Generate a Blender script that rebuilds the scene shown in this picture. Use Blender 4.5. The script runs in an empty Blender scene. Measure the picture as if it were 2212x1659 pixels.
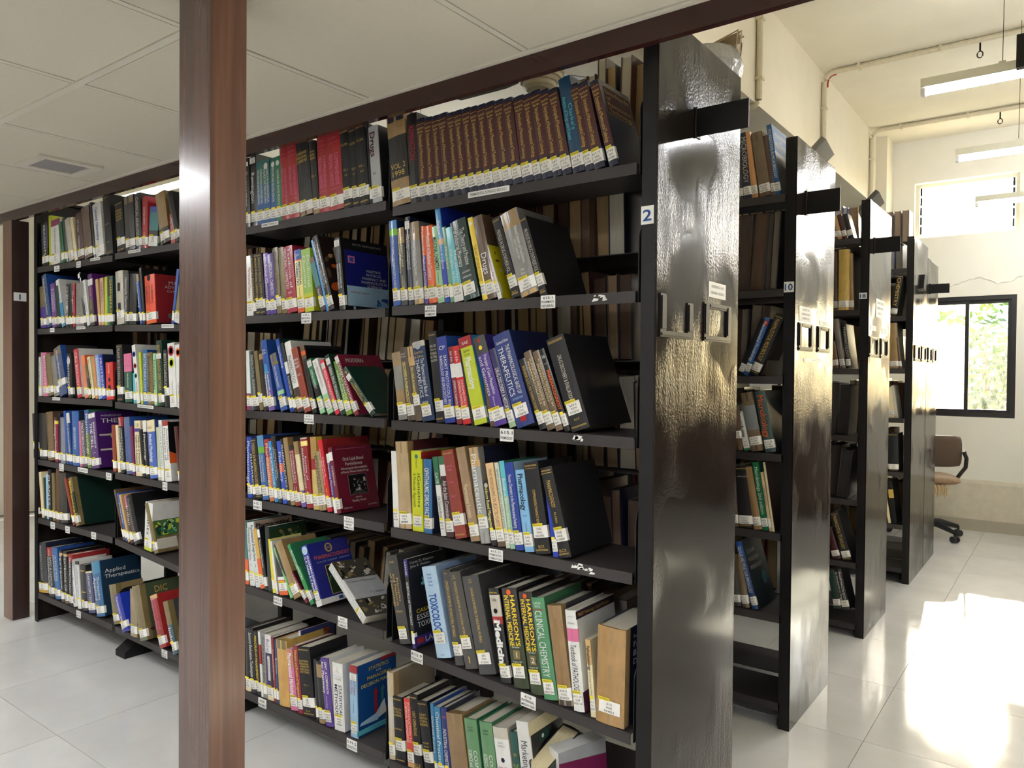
import bpy, bmesh, math, random
import numpy as np
from mathutils import Vector, Matrix
SC = bpy.context.scene
COL = SC.collection
random.seed(7)
R = math.radians

# ------------------------------------------------------------------ camera
FPX, IW, IH = 1625.32, 2212.0, 1659.0
YAW, PITCH, ROLL = -0.64186, -0.01660, 0.008446
CAM = Vector((0.88748, -1.72754, 1.38862))
FW = Vector((math.sin(YAW) * math.cos(PITCH), math.cos(YAW) * math.cos(PITCH), math.sin(PITCH)))
_r = Vector((math.cos(YAW), -math.sin(YAW), 0)); _u = _r.cross(FW)
RT = _r * math.cos(ROLL) + _u * math.sin(ROLL); UP = RT.cross(FW)
cam = bpy.data.cameras.new('camera'); co = bpy.data.objects.new('camera', cam); COL.objects.link(co)
cam.sensor_fit = 'HORIZONTAL'; cam.sensor_width = 36.0; cam.lens = FPX / IW * 36.0
cam.clip_start = 0.05; cam.clip_end = 200
co.matrix_world = Matrix(((RT.x, UP.x, -FW.x, CAM.x), (RT.y, UP.y, -FW.y, CAM.y), (RT.z, UP.z, -FW.z, CAM.z), (0, 0, 0, 1)))
SC.camera = co

def on(ax, v, x, y):
    """the point where the sight line of a photo pixel meets the plane axis=v"""
    d = FW + RT * ((x - IW / 2) / FPX) - UP * ((y - IH / 2) / FPX)
    return CAM + d * ((v - CAM[ax]) / d[ax])
def pix(p):
    d = Vector(p) - CAM; z = d.dot(FW)
    return IW / 2 + FPX * d.dot(RT) / z, IH / 2 - FPX * d.dot(UP) / z

# ------------------------------------------------------------------ world, sun, exposure
SC.view_settings.view_transform = 'Standard'; SC.view_settings.look = 'None'
SC.view_settings.gamma = 1.0; SC.view_settings.use_curve_mapping = False
SC.view_settings.exposure = 2.3
W = bpy.data.worlds.new('sky'); SC.world = W; W.use_nodes = True
nt = W.node_tree; nt.nodes.clear()
sky = nt.nodes.new('ShaderNodeTexSky'); sky.sky_type = 'NISHITA'; sky.sun_disc = False
sky.sun_elevation = R(24.5); sky.sun_rotation = R(-6); sky.air_density = 1.0; sky.dust_density = 2.0
bg = nt.nodes.new('ShaderNodeBackground'); bg.inputs['Strength'].default_value = 0.60
wo = nt.nodes.new('ShaderNodeOutputWorld')
nt.links.new(sky.outputs[0], bg.inputs[0]); nt.links.new(bg.outputs[0], wo.inputs[0])
sl = bpy.data.lights.new('sun', 'SUN'); sl.energy = 12.0; sl.angle = R(0.6); sl.color = (1.0, 0.90, 0.72)
so = bpy.data.objects.new('sun', sl); COL.objects.link(so)
so.rotation_euler = Vector((0.23, -2.2, -1.0)).to_track_quat('-Z', 'Y').to_euler()
SC.cycles.max_bounces = 8; SC.cycles.diffuse_bounces = 4; SC.cycles.glossy_bounces = 4
SC.cycles.caustics_reflective = False; SC.cycles.caustics_refractive = False
SC.cycles.sample_clamp_indirect = 6.0
LED_POWER = 6.0      # emission of the assumed, unseen recessed LED panels
TUBE_POWER = 14.0    # emission of the fluorescent tubes

# ------------------------------------------------------------------ colours and materials
def s2l(c):
    c = c / 255.0
    return c / 12.92 if c <= 0.04045 else ((c + 0.055) / 1.055) ** 2.4
def rgb(t): return (s2l(t[0]), s2l(t[1]), s2l(t[2]), 1.0)
PAL = {'k': ('black', (27, 27, 30)), 'n': ('navy', (27, 33, 58)), 'm': ('maroon', (70, 26, 30)), 'r': ('red', (162, 40, 43)),
 'c': ('crimson', (168, 34, 62)), 'o': ('orange', (228, 100, 42)), 'y': ('yellow', (236, 206, 60)), 'l': ('lime green', (190, 204, 48)),
 'g': ('green', (48, 118, 82)), 'G': ('dark green', (22, 54, 46)), 't': ('teal', (60, 122, 126)), 'b': ('blue', (42, 84, 164)),
 's': ('sky blue', (62, 142, 206)), 'i': ('light blue', (166, 202, 228)), 'u': ('purple', (82, 56, 144)), 'w': ('white', (226, 226, 222)),
 'e': ('cream', (228, 214, 174)), 'a': ('tan', (202, 166, 112)), 'f': ('brown paper', (158, 130, 88)), 'h': ('grey', (138, 136, 132)),
 'H': ('charcoal grey', (66, 65, 66)), 'x': ('brown', (98, 76, 58)), 'R': ('rust red', (146, 64, 48)), 'p': ('pink', (216, 112, 152)),
 'q': ('turquoise', (92, 186, 200)), 'd': ('gold', (204, 172, 92)), 'P': ('violet', (92, 36, 112)), 'B': ('royal blue', (32, 58, 176)),
 'S': ('silver', (172, 174, 178)), 'A': ('olive', (126, 110, 72)), 'Y': ('pale yellow', (242, 228, 140)), 'v': ('magenta', (150, 40, 100)),
 'E': ('page', (214, 206, 188)), 'W': ('label', (236, 234, 228)), 'z': ('bone', (196, 190, 176)), 'M': ('mint', (158, 208, 160)),
 'L': ('label yellow', (238, 220, 62)), 'K': ('ink', (14, 14, 16))}
def C(k): return rgb(PAL[k][1]) if isinstance(k, str) else rgb(k)

def new_mat(name):
    m = bpy.data.materials.new(name); m.use_nodes = True
    return m, m.node_tree.nodes, m.node_tree.links, m.node_tree.nodes['Principled BSDF']
def noise(N, L, scale, detail=3, vec=None, rough=0.55):
    n = N.new('ShaderNodeTexNoise'); n.inputs['Scale'].default_value = scale; n.inputs['Detail'].default_value = detail
    n.inputs['Roughness'].default_value = rough
    if vec is not None: L.new(vec, n.inputs['Vector'])
    return n
def objco(N, L, sc=(1, 1, 1)):
    t = N.new('ShaderNodeTexCoord'); mp = N.new('ShaderNodeMapping'); mp.inputs['Scale'].default_value = sc
    L.new(t.outputs['Object'], mp.inputs['Vector']); return mp.outputs[0]
def bump(N, L, b, h, strength, dist=0.002):
    bp = N.new('ShaderNodeBump'); bp.inputs['Strength'].default_value = strength; bp.inputs['Distance'].default_value = dist
    L.new(h, bp.inputs['Height']); L.new(bp.outputs[0], b.inputs['Normal']); return bp
def ramp(N, L, fac, stops):
    r = N.new('ShaderNodeValToRGB'); e = r.color_ramp.elements
    while len(e) < len(stops): e.new(0.5)
    for q, (p, c) in zip(e, stops): q.position = p; q.color = c
    L.new(fac, r.inputs[0]); return r
def mapr(N, L, fac, a, b, c, d):
    m = N.new('ShaderNodeMapRange'); L.new(fac, m.inputs[0])
    for i, v in enumerate((a, b, c, d)): m.inputs[i + 1].default_value = v
    return m.outputs[0]
def attr_mat(name, rough, coat=0.0, nscale=40, nstr=0.12, vary=0.18, spec=0.5, stretch=(1, 1, 1), dist=0.002):
    m, N, L, b = new_mat(name)
    a = N.new('ShaderNodeAttribute'); a.attribute_name = 'col'
    v = objco(N, L, stretch); n = noise(N, L, nscale, 4, v)
    mx = N.new('ShaderNodeMix'); mx.data_type = 'RGBA'; mx.blend_type = 'MULTIPLY'
    mx.inputs[0].default_value = 1.0
    L.new(a.outputs['Color'], mx.inputs[6])
    rp = ramp(N, L, n.outputs[0], [(0.25, (1 - vary, 1 - vary, 1 - vary, 1)), (0.75, (1 + vary * .3, 1 + vary * .3, 1 + vary * .3, 1))])
    L.new(rp.outputs[0], mx.inputs[7]); L.new(mx.outputs[2], b.inputs['Base Color'])
    b.inputs['Roughness'].default_value = rough; b.inputs['Coat Weight'].default_value = coat
    b.inputs['Coat Roughness'].default_value = 0.12; b.inputs['Specular IOR Level'].default_value = spec
    if nstr: bump(N, L, b, n.outputs[0], nstr, dist)
    return m
M_GLOSS = attr_mat('laminated_cover', 0.34, 0.35, 26, 0.10, 0.10)
M_CLOTH = attr_mat('bookcloth', 0.52, 0.0, 160, 0.10, 0.22)
M_WRAP = attr_mat('taped_brown_paper', 0.33, 0.55, 22, 0.55, 0.24, stretch=(1.6, 1.6, .7), dist=.006)
M_PAGE = attr_mat('page_edges', 0.8, 0, 420, 0.35, 0.30, 0.2, (3, .02, .02), .0015)
M_PRINT = attr_mat('print', 0.5, 0, 60, 0, 0.06, 0.3)
M_STICK = attr_mat('label_paper', 0.55, 0.15, 60, 0.06, 0.10, 0.35)
BOOKM = [M_GLOSS, M_CLOTH, M_WRAP, M_PAGE, M_PRINT, M_STICK]
GL, CL, WR, PG, PR, ST = range(6)

def steel(name, base, rough, streak, bstr, vscale, spec=.3, coat=0.0):
    """black enamel brushed onto steel sheet, with runs and pitting"""
    m, N, L, b = new_mat(name)
    v = objco(N, L, (1, 1, .16)); n1 = noise(N, L, vscale, 5, v, .62)
    v2 = objco(N, L, (1, 1, 1)); n2 = noise(N, L, vscale * 4.5, 3, v2); n3 = noise(N, L, 2.6, 2, v2)
    cr = ramp(N, L, n3.outputs[0], [(0.3, rgb(base)), (0.75, rgb(tuple(int(c * 1.5 + 4) for c in base)))])
    L.new(cr.outputs[0], b.inputs['Base Color'])
    L.new(mapr(N, L, n3.outputs[0], .35, .7, rough, rough + streak), b.inputs['Roughness'])
    ad = N.new('ShaderNodeMath'); ad.operation = 'MULTIPLY_ADD'; ad.inputs[1].default_value = .65
    L.new(n2.outputs[0], ad.inputs[0]); L.new(n1.outputs[0], ad.inputs[2])
    # some areas ran when painted: more relief there
    st = N.new('ShaderNodeMath'); st.operation = 'MULTIPLY'
    L.new(ad.outputs[0], st.inputs[0]); L.new(mapr(N, L, n3.outputs[0], .46, .62, .04, 1.0), st.inputs[1])
    bump(N, L, b, st.outputs[0], bstr, .004)
    b.inputs['Specular IOR Level'].default_value = spec; b.inputs['Coat Weight'].default_value = coat; b.inputs['Coat Roughness'].default_value = .06
    return m
M_PANEL = steel('black_enamel_panel', (26, 22, 20), .11, .09, .70, 30, .18, 0)
M_STEEL = steel('black_enamel', (17, 16, 17), .38, .12, .10, 18)
M_SHELF = steel('worn_black_shelf', (46, 43, 43), .38, .15, .10, 14)
def plain(name, c, rough, nscale=0, nstr=.05, vary=.08, metal=0.0, coat=0.0, spec=.5):
    m, N, L, b = new_mat(name)
    b.inputs['Roughness'].default_value = rough; b.inputs['Metallic'].default_value = metal
    b.inputs['Coat Weight'].default_value = coat; b.inputs['Specular IOR Level'].default_value = spec
    c = rgb(c)
    if nscale:
        n = noise(N, L, nscale, 4, objco(N, L))
        cr = ramp(N, L, n.outputs[0], [(0.3, tuple(x * (1 - vary) for x in c[:3]) + (1,)), (0.7, c)])
        L.new(cr.outputs[0], b.inputs['Base Color']); bump(N, L, b, n.outputs[0], nstr)
    else: b.inputs['Base Color'].default_value = c
    return m
def emit(name, c, s):
    m, N, L, b = new_mat(name)
    b.inputs['Base Color'].default_value = (.8, .8, .8, 1)
    b.inputs['Emission Color'].default_value = rgb(c); b.inputs['Emission Strength'].default_value = s
    return m
def wood(name, c1, c2, rough, axis, coat=.4):
    m, N, L, b = new_mat(name)
    sc = [38, 38, 38]; sc[axis] = 1.3
    v = objco(N, L, tuple(sc)); n = noise(N, L, 1.0, 6, v, .6)
    n.inputs['Distortion'].default_value = .6
    cr = ramp(N, L, n.outputs[0], [(0.28, rgb(c1)), (0.72, rgb(c2))])
    L.new(cr.outputs[0], b.inputs['Base Color']); b.inputs['Roughness'].default_value = rough
    b.inputs['Coat Weight'].default_value = coat; b.inputs['Coat Roughness'].default_value = .16
    bump(N, L, b, n.outputs[0], .04)
    return m
M_PILLAR_LIT = wood('walnut_laminate', (92, 60, 47), (132, 92, 74), .30, 2, .30)  # lit copy of the pillar walnut, light put into its tone
M_PILLAR_SHADE = wood('dark_walnut_laminate', (66, 46, 41), (92, 66, 58), .27, 2, .45)  # same walnut darkened, shade of the near front face in its colour
M_PILLAR_DEEP_SHADE = wood('darkest_walnut_laminate', (44, 28, 26), (62, 42, 38), .35, 2, .1)  # same walnut darkest, shade of the far side face in its colour
M_BEAM = wood('polished_rosewood', (40, 14, 13), (56, 22, 20), .2, 0, .2)
M_WALL = plain('painted_plaster', (226, 219, 200), .75, 5, .10, .05)
M_WALLW = plain('white_plaster', (232, 229, 218), .75, 5, .10, .04)
M_CEILT = plain('ceiling_board', (206, 200, 184), .85, 60, .04, .03)
M_TBAR = plain('white_grid', (208, 203, 190), .6)
M_VOID_SHADE = plain('void', (12, 12, 12), .9)
M_CONC = plain('rough_plaster_band', (214, 206, 186), .8, 14, .35, .12)
M_BASE = plain('grey_skirting', (176, 168, 150), .5, 20, .05, .06)
M_ALU = plain('dark_aluminium', (36, 36, 38), .35)
M_PVC = plain('pvc_conduit', (214, 205, 180), .45, 40, .02, .10)
M_CREAMP = plain('cream_paint', (226, 222, 200), .4, 30, .03, .05)
M_WHITE = plain('white_plastic', (232, 232, 230), .45)
M_STICKW = plain('white_card', (232, 232, 228), .6)
M_FINK = plain('blue_ink', (26, 74, 140), .6)
M_INK = plain('black_ink', (20, 20, 30), .6)
M_BLKP = plain('black_plastic', (26, 26, 28), .45)
M_CHAIRB = plain('brown_fabric', (84, 67, 53), .85, 120, .2, .2)
M_FOAM = plain('torn_foam', (196, 170, 130), .9, 60, .5, .2)
def floor_mat():
    m, N, L, b = new_mat('polished_vitrified_tile')
    v = objco(N, L); n = noise(N, L, 2.2, 5, v); n2 = noise(N, L, 9, 4, v)
    cr = ramp(N, L, n.outputs[0], [(0.3, rgb((205, 204, 201))), (0.7, rgb((221, 221, 219)))])
    L.new(cr.outputs[0], b.inputs['Base Color'])
    L.new(mapr(N, L, n2.outputs[0], .3, .75, .07, .17), b.inputs['Roughness'])
    bump(N, L, b, n2.outputs[0], .015)
    return m
M_TILE = floor_mat()
M_GROUT = plain('grout', (120, 116, 106), .9)

# ------------------------------------------------------------------ mesh builder
class MB:
    def __init__(s): s.v = []; s.f = []; s.c = []; s.m = []
    def poly(s, pts, col='k', mat=0):
        i = len(s.v); s.v += [tuple(p) for p in pts]; s.f.append(tuple(range(i, i + len(pts)))); s.c.append(col); s.m.append(mat)
    def box(s, a, b, col='k', mat=0, skip=''):
        x0, y0, z0 = a; x1, y1, z1 = b; i = len(s.v)
        s.v += [(x0, y0, z0), (x1, y0, z0), (x1, y1, z0), (x0, y1, z0), (x0, y0, z1), (x1, y0, z1), (x1, y1, z1), (x0, y1, z1)]
        F = {'b': (0, 3, 2, 1), 't': (4, 5, 6, 7), 'f': (0, 1, 5, 4), 'r': (1, 2, 6, 5), 'k': (2, 3, 7, 6), 'l': (3, 0, 4, 7)}
        for k, f in F.items():
            if k not in skip: s.f.append(tuple(i + q for q in f)); s.c.append(col); s.m.append(mat)
    def prism(s, prof, z0, z1, col='k', mat=0, axis='z'):
        """prof: list of 2D points, counter-clockwise; extruded along an axis"""
        n = len(prof); i = len(s.v)
        def P(p, t): return {'z': (p[0], p[1], t), 'x': (t, p[0], p[1]), 'y': (p[0], t, p[1])}[axis]
        s.v += [P(p, z0) for p in prof] + [P(p, z1) for p in prof]
        fl = axis == 'y'
        def add(f): s.f.append(tuple(reversed(f)) if fl else tuple(f)); s.c.append(col); s.m.append(mat)
        for k in range(n): add((i + k, i + (k + 1) % n, i + n + (k + 1) % n, i + n + k))
        add([i + k for k in range(n - 1, -1, -1)]); add([i + n + k for k in range(n)])
    def tube(s, pts, r, n=8, col='k', mat=0, cap=True):
        pts = [Vector(p) for p in pts]; rings = []
        rr = r if isinstance(r, (list, tuple)) else [r] * len(pts)
        for k, p in enumerate(pts):
            d = (pts[min(k + 1, len(pts) - 1)] - pts[max(k - 1, 0)]).normalized()
            a = Vector((0, 0, 1)) if abs(d.z) < .9 else Vector((1, 0, 0))
            x = d.cross(a).normalized(); y = d.cross(x)
            rings.append(len(s.v))
            s.v += [tuple(p + (x * math.cos(2 * math.pi * j / n) + y * math.sin(2 * math.pi * j / n)) * rr[k]) for j in range(n)]
        for k in range(len(pts) - 1):
            a, b = rings[k], rings[k + 1]
            for j in range(n): s.f.append((a + j, b + j, b + (j + 1) % n, a + (j + 1) % n)); s.c.append(col); s.m.append(mat)
        if cap:
            s.f.append(tuple(rings[0] + j for j in range(n))); s.c.append(col); s.m.append(mat)
            s.f.append(tuple(rings[-1] + j for j in range(n - 1, -1, -1))); s.c.append(col); s.m.append(mat)
    def lathe(s, prof, n=24, o=(0, 0, 0), col='k', mat=0):
        i = len(s.v)
        for r_, z in prof:
            s.v += [(o[0] + r_ * math.cos(2 * math.pi * j / n), o[1] + r_ * math.sin(2 * math.pi * j / n), o[2] + z) for j in range(n)]
        for k in range(len(prof) - 1):
            for j in range(n):
                s.f.append((i + k * n + j, i + k * n + (j + 1) % n, i + (k + 1) * n + (j + 1) % n, i + (k + 1) * n + j)); s.c.append(col); s.m.append(mat)
    def extend(s, o, M):
        i = len(s.v)
        if o.v:
            a = np.array(o.v); Mx = np.array(M); a = a @ Mx[:3, :3].T + Mx[:3, 3]
            s.v += [tuple(p) for p in a]
        s.f += [tuple(q + i for q in f) for f in o.f]; s.c += o.c; s.m += o.m
    def text(s, txt, o, xd, yd, fit_w, fit_h, col='w', mat=PR, stretch=1.25, align='c', bold=.0, squeeze=.45):
        """lettering laid in the plane (xd, yd), centred on o, fitted into fit_w x fit_h"""
        T = glyphs(txt, bold)
        if T is None: return
        v, f, w, y0, y1 = T
        sy = fit_h / .72; sx = min(fit_w / w, sy * stretch)
        if sx < sy * squeeze: sy = sx / squeeze
        o, xd, yd = Vector(o), Vector(xd), Vector(yd); i = len(s.v)
        offx = -w / 2 if align == 'c' else 0
        O = np.array(o); X = np.array(xd) * sx; Y = np.array(yd) * sy
        pts = O + np.outer(v[:, 0] + offx, X) + np.outer(v[:, 1] - .36, Y)
        s.v += [tuple(p) for p in pts]
        for q in f: s.f.append(tuple(i + k for k in q)); s.c.append(col); s.m.append(mat)
    def mesh(s, name, mats):
        me = bpy.data.meshes.new(name)
        me.from_pydata(s.v, [], s.f)
        for m in mats: me.materials.append(m)
        me.polygons.foreach_set('material_index', s.m)
        if any(x != 'k' for x in s.c) or mats is BOOKM:
            at = me.attributes.new('col', 'FLOAT_COLOR', 'CORNER')
            cc = {}; buf = []
            for f, c in zip(s.f, s.c):
                if c not in cc: cc[c] = C(c)
                buf += list(cc[c]) * len(f)
            at.data.foreach_set('color', buf)
        me.update(); return me
    def build(s, name, mats, parent=None, loc=None):
        me = s.mesh(name, mats if isinstance(mats, list) else [mats])
        o = bpy.data.objects.new(name, me); COL.objects.link(o)
        if parent is not None: o.parent = parent
        if loc is not None: o.location = loc
        return o
_G = {}
def glyphs(txt, bold=0.0):
    k = (txt, bold)
    if k in _G: return _G[k]
    cu = bpy.data.curves.new('lettering', 'FONT'); cu.body = txt; cu.resolution_u = 2; cu.offset = bold; cu.fill_mode = 'FRONT'
    ob = bpy.data.objects.new('lettering', cu)
    me = ob.to_mesh()
    if me is None or not len(me.vertices): _G[k] = None
    else:
        v = np.empty(len(me.vertices) * 3); me.vertices.foreach_get('co', v); v = v.reshape(-1, 3)[:, :2]
        f = [tuple(p.vertices) for p in me.polygons]
        v = v - np.array([v[:, 0].min(), 0])
        _G[k] = (v, f, max(v[:, 0].max(), .01), v[:, 1].min(), v[:, 1].max())
    ob.to_mesh_clear(); bpy.data.objects.remove(ob); bpy.data.curves.remove(cu)
    return _G[k]

def empty(name, loc=(0, 0, 0), label=None, cat=None, group=None, rot=None):
    o = bpy.data.objects.new(name, None); COL.objects.link(o); o.location = loc; o.empty_display_size = .05
    if rot is not None: o.rotation_euler = rot
    if label: o['label'] = label
    if cat: o['category'] = cat
    if group: o['group'] = group
    return o
def tag(o, label, cat, group=None):
    o['label'] = label; o['category'] = cat
    if group: o['group'] = group
    return o
def struct(o): o['kind'] = 'structure'; return o
def boxobj(name, a, b, mat, parent=None, kind=None):
    m = MB(); m.box(a, b); o = m.build(name, mat, parent)
    if kind: o['kind'] = kind
    return o
# ------------------------------------------------------------------ room shell
CEIL, FALSE, YB = 3.57, 2.25, 6.16
XL, XR, YF = -7.2, 4.4, -5.6
floor = struct(boxobj('floor', (XL, YF, -.10), (XR, YB + .2, -.002), M_GROUT))
TX, TY, TS = .27, .12, .6105
tm = MB(); g = .0012
tm.prism([(g, g), (TS - g, g), (TS - g, TS - g), (g, TS - g)], -.012, 0)
tile_me = tm.mesh('floor_tile', [M_TILE])
rest = MB()
for i in range(-13, 7):
    for j in range(-10, 10):
        x, y = TX + TS * i, TY + TS * j
        if x < XL - .3 or x > XR or y < YF - .3 or y > YB: continue
        p = [pix((x + a * TS, y + b * TS, 0)) for a in (0, 1) for b in (0, 1) if (Vector((x + a * TS, y + b * TS, 0)) - CAM).dot(FW) > .2]
        seen = any(-250 < u < 2460 and 0 < v < 2000 for u, v in p)
        if seen and i > -9:
            o = bpy.data.objects.new('floor_tile', tile_me); COL.objects.link(o); o.parent = floor; o.location = (x, y, 0)
        else: rest.prism([(x + g, y + g), (x + TS - g, y + g), (x + TS - g, y + TS - g), (x + g, y + TS - g)], -.012, 0)
o = rest.build('floor_tiling', M_TILE, floor); o['kind'] = 'stuff'

def wall_with_holes(name, y0, y1, x0, x1, z0, z1, holes, mat):
    m = MB(); xs = sorted({x0, x1} | {h[0] for h in holes} | {h[1] for h in holes})
    for a, b in zip(xs[:-1], xs[1:]):
        hs = sorted([h for h in holes if h[0] <= a + 1e-6 and h[1] >= b - 1e-6], key=lambda h: h[2]); z = z0
        for h in hs:
            if h[2] > z: m.box((a, y0, z), (b, y1, h[2]))
            z = h[3]
        if z < z1: m.box((a, y0, z), (b, y1, z1))
    return struct(m.build(name, mat))
LW = [(-.20, .475, 1.015, 2.10), (1.10, 2.0, 1.015, 2.10)]
UW = [(-.335, .48, 2.655, 3.17), (1.10, 2.0, 2.655, 3.17)]
wall_back = wall_with_holes('wall_back', YB, YB + .16, XL, XR, 0, CEIL, LW + UW, M_WALLW)
wall_right = struct(boxobj('wall_right', (XR, YF, 0), (XR + .15, YB + .16, CEIL), M_WALL))
wall_left = wall_with_holes('wall_left', 0, .15, YF, YB, 0, CEIL, [(3.2, 5.4, .9, 2.2)], M_WALL)
wall_left.rotation_euler = (0, 0, R(90)); wall_left.location = (XL, 0, 0)
wall_front = struct(boxobj('wall_front', (XL, YF - .15, 0), (XR, YF, CEIL), M_WALL))
ceiling = struct(boxobj('ceiling_plaster', (XL, -.02, CEIL), (XR, YB + .16, CEIL + .12), M_WALL))
# band of rough old plaster and the skirting under the window
m = MB(); m.box((-2.2, YB - .02, .0), (XR, YB, .42)); m.prism([(YB - .02, .42), (YB, .42), (YB, .455), (YB - .012, .45)], -2.2, XR, axis='x')
struct(m.build('trim_1', M_CONC))
struct(boxobj('baseboard_back', (-2.2, YB - .032, 0), (XR, YB - .02, .10), M_BASE))
# crumbling plaster ridge above the lower window
m = MB(); random.seed(3); pts = []
for k in range(40):
    x = -.30 + k * .03; z = 2.235 + .028 * math.sin(k * .5) + random.uniform(-.012, .012)
    pts.append((x, YB - .001, z))
m.tube(pts, [random.uniform(.004, .011) for _ in pts], 6); m.build('plaster_crack', M_WALLW, wall_back)
# long concrete beam over the aisle ends and the wall pier where it lands
struct(boxobj('beam_long', (-.878, -.02, 2.945), (-.609, YB, CEIL), M_WALL))
struct(boxobj('column_corner', (-.609, YB - .30, 0), (-.52, YB, CEIL), M_WALL))

# ---- false ceiling of boards in a white grid
fceil = struct(boxobj('ceiling', (XL, YF, FALSE + .05), (XR, -.045, FALSE + .09), M_VOID_SHADE))  # black slab, the shade above the boards is put into its colour
GX = [-.31 - .62 * k for k in range(-7, 11)]; GY = [-.07, -.68, -1.30, -1.92, -2.54, -3.16, -3.78, -4.40, -5.02]
random.seed(5); ASSUMED_LEDS = [(-2.79, -1.30), (-.93, -1.92), (.93, -1.92), (-2.79, -3.78), (-.93, -3.78), (.93, -3.78), (2.79, -1.92), (-4.65, -1.30)]  # assumed unseen lamps, front ones shifted to put a glint on the near pillar
def is_led(x, y): return any(abs(x - a) < .05 and abs(y - b) < .05 for a, b in ASSUMED_LEDS)
for i in range(len(GX) - 1):
    for j in range(len(GY) - 1):
        x0, x1, y0, y1 = GX[i + 1], GX[i], GY[j + 1], GY[j]
        if is_led(x0, y1): continue
        m = MB(); gp = .0125; t = [random.choice((0, .001, .002, .0045)) for _ in range(4)]
        m.prism([(x0 + gp + t[0], y0 + gp + t[1]), (x1 - gp + t[2] * .5, y0 + gp + t[1]), (x1 - gp, y1 - gp - t[3]), (x0 + gp + t[0], y1 - gp - t[3])], FALSE + .001, FALSE + .012)
        m.build('ceiling_tile', M_CEILT, fceil)
for y in GY:
    boxobj('grid_bar', (XL, y - .0115, FALSE - .002), (GX[0], y + .0115, FALSE + .03), M_TBAR, fceil)
m = MB()
for x in GX: m.box((x - .008, GY[-1], FALSE + .0005), (x + .010, GY[0] + .01, FALSE + .03))
m.build('cross_tee', M_TBAR, fceil)['kind'] = 'stuff'
boxobj('edge_angle', (XL, -.076, FALSE - .004), (XR, -.05, FALSE + .04), M_TBAR, fceil)
# rosewood fascia under the edge of the false ceiling
struct(boxobj('trim_2', (XL, -.062, 2.190), (XR, -.040, 2.30), M_BEAM))
struct(boxobj('wall_fascia', (XL, -.040, 2.25), (XR, -.020, CEIL), M_WALL))
# assumed LED panel lamps, out of view, added to light the shelf fronts
ORDW = ['third from the far wall, first row', 'fourth from the far wall, first row', 'fifth from the far wall, first row', 'third from the far wall, second row', 'fourth from the far wall, second row', 'fifth from the far wall, second row', 'sixth from the far wall, first row', 'second from the far wall, first row']
led_em = emit('led_diffuser', (250, 252, 255), LED_POWER)
for k, (x, y) in enumerate(ASSUMED_LEDS):
    t = empty('ceiling_light', (x + .31, y - .31, FALSE), 'square white LED panel lamp, %s in the board ceiling' % ORDW[k], 'lamp', 'LED panels in the false ceiling')
    m = MB()
    for a, b in (((-.297, -.297), (.297, -.262)), ((-.297, .262), (.297, .297)), ((-.297, -.262), (-.262, .262)), ((.262, -.262), (.297, .262))):
        m.box((a[0], a[1], -.004), (b[0], b[1], .03))
    m.build('frame', M_WHITE, t)
    m = MB(); m.box((-.262, -.262, .004), (.262, .262, .02)); m.build('diffuser', led_em, t)
# air vent
t = empty('ceiling_vent', (-2.585, -.31, FALSE), 'small square white air vent in the board ceiling', 'vent')
m = MB(); a, b = .125, .088
for q in (((-a, -a), (a, -b)), ((-a, b), (a, a)), ((-a, -b), (-b, b)), ((b, -b), (a, b))): m.box((q[0][0], q[0][1], -.009), (q[1][0], q[1][1], .002))
m.build('frame', M_TBAR, t)
boxobj('mesh_face', (-b, -b, -.004), (b, b, .001), plain('vent_grey', (150, 146, 146), .7, 300, .3, .2), t)

# ---- pillars of the partition
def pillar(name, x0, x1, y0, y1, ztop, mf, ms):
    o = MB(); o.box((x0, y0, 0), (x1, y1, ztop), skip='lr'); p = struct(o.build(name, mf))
    m = MB(); m.box((x0, y0, 0), (x1, y1, ztop), skip='bftk'); m.build('side_board', ms, p); return p  # side faces kept apart to carry their painted light and shade
pillar('pillar_near', -.7616, -.6366, -.80, -.710, FALSE - .005, M_PILLAR_SHADE, M_PILLAR_LIT)
p1 = pillar('pillar_far', -3.870, -3.750, -.075, .009, 2.19, M_PILLAR_LIT, M_PILLAR_DEEP_SHADE)
def number_plate(txt, x0, x1, z0, z1, y, parent):
    b = boxobj('number_plate', (x0, y - .0015, z0), (x1, y, z1), M_STICKW, parent)
    m = MB(); m.text(txt, ((x0 + x1) / 2, y - .0022, (z0 + z1) / 2), (1, 0, 0), (0, 0, 1), (x1 - x0) * .8, (z1 - z0) * .62, 'k', 0, 1.3, bold=.02)
    m.build('digits', M_FINK, b); return b
bpl = boxobj('number_plate', (-3.7500, -.066, 1.752), (-3.7482, -.004, 1.798), M_STICKW, p1)
m = MB(); m.text('1', (-3.7476, -.036, 1.775), (0, 1, 0), (0, 0, 1), .03, .03, 'k', 0, bold=.02); m.build('digits', M_FINK, bpl)

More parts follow.
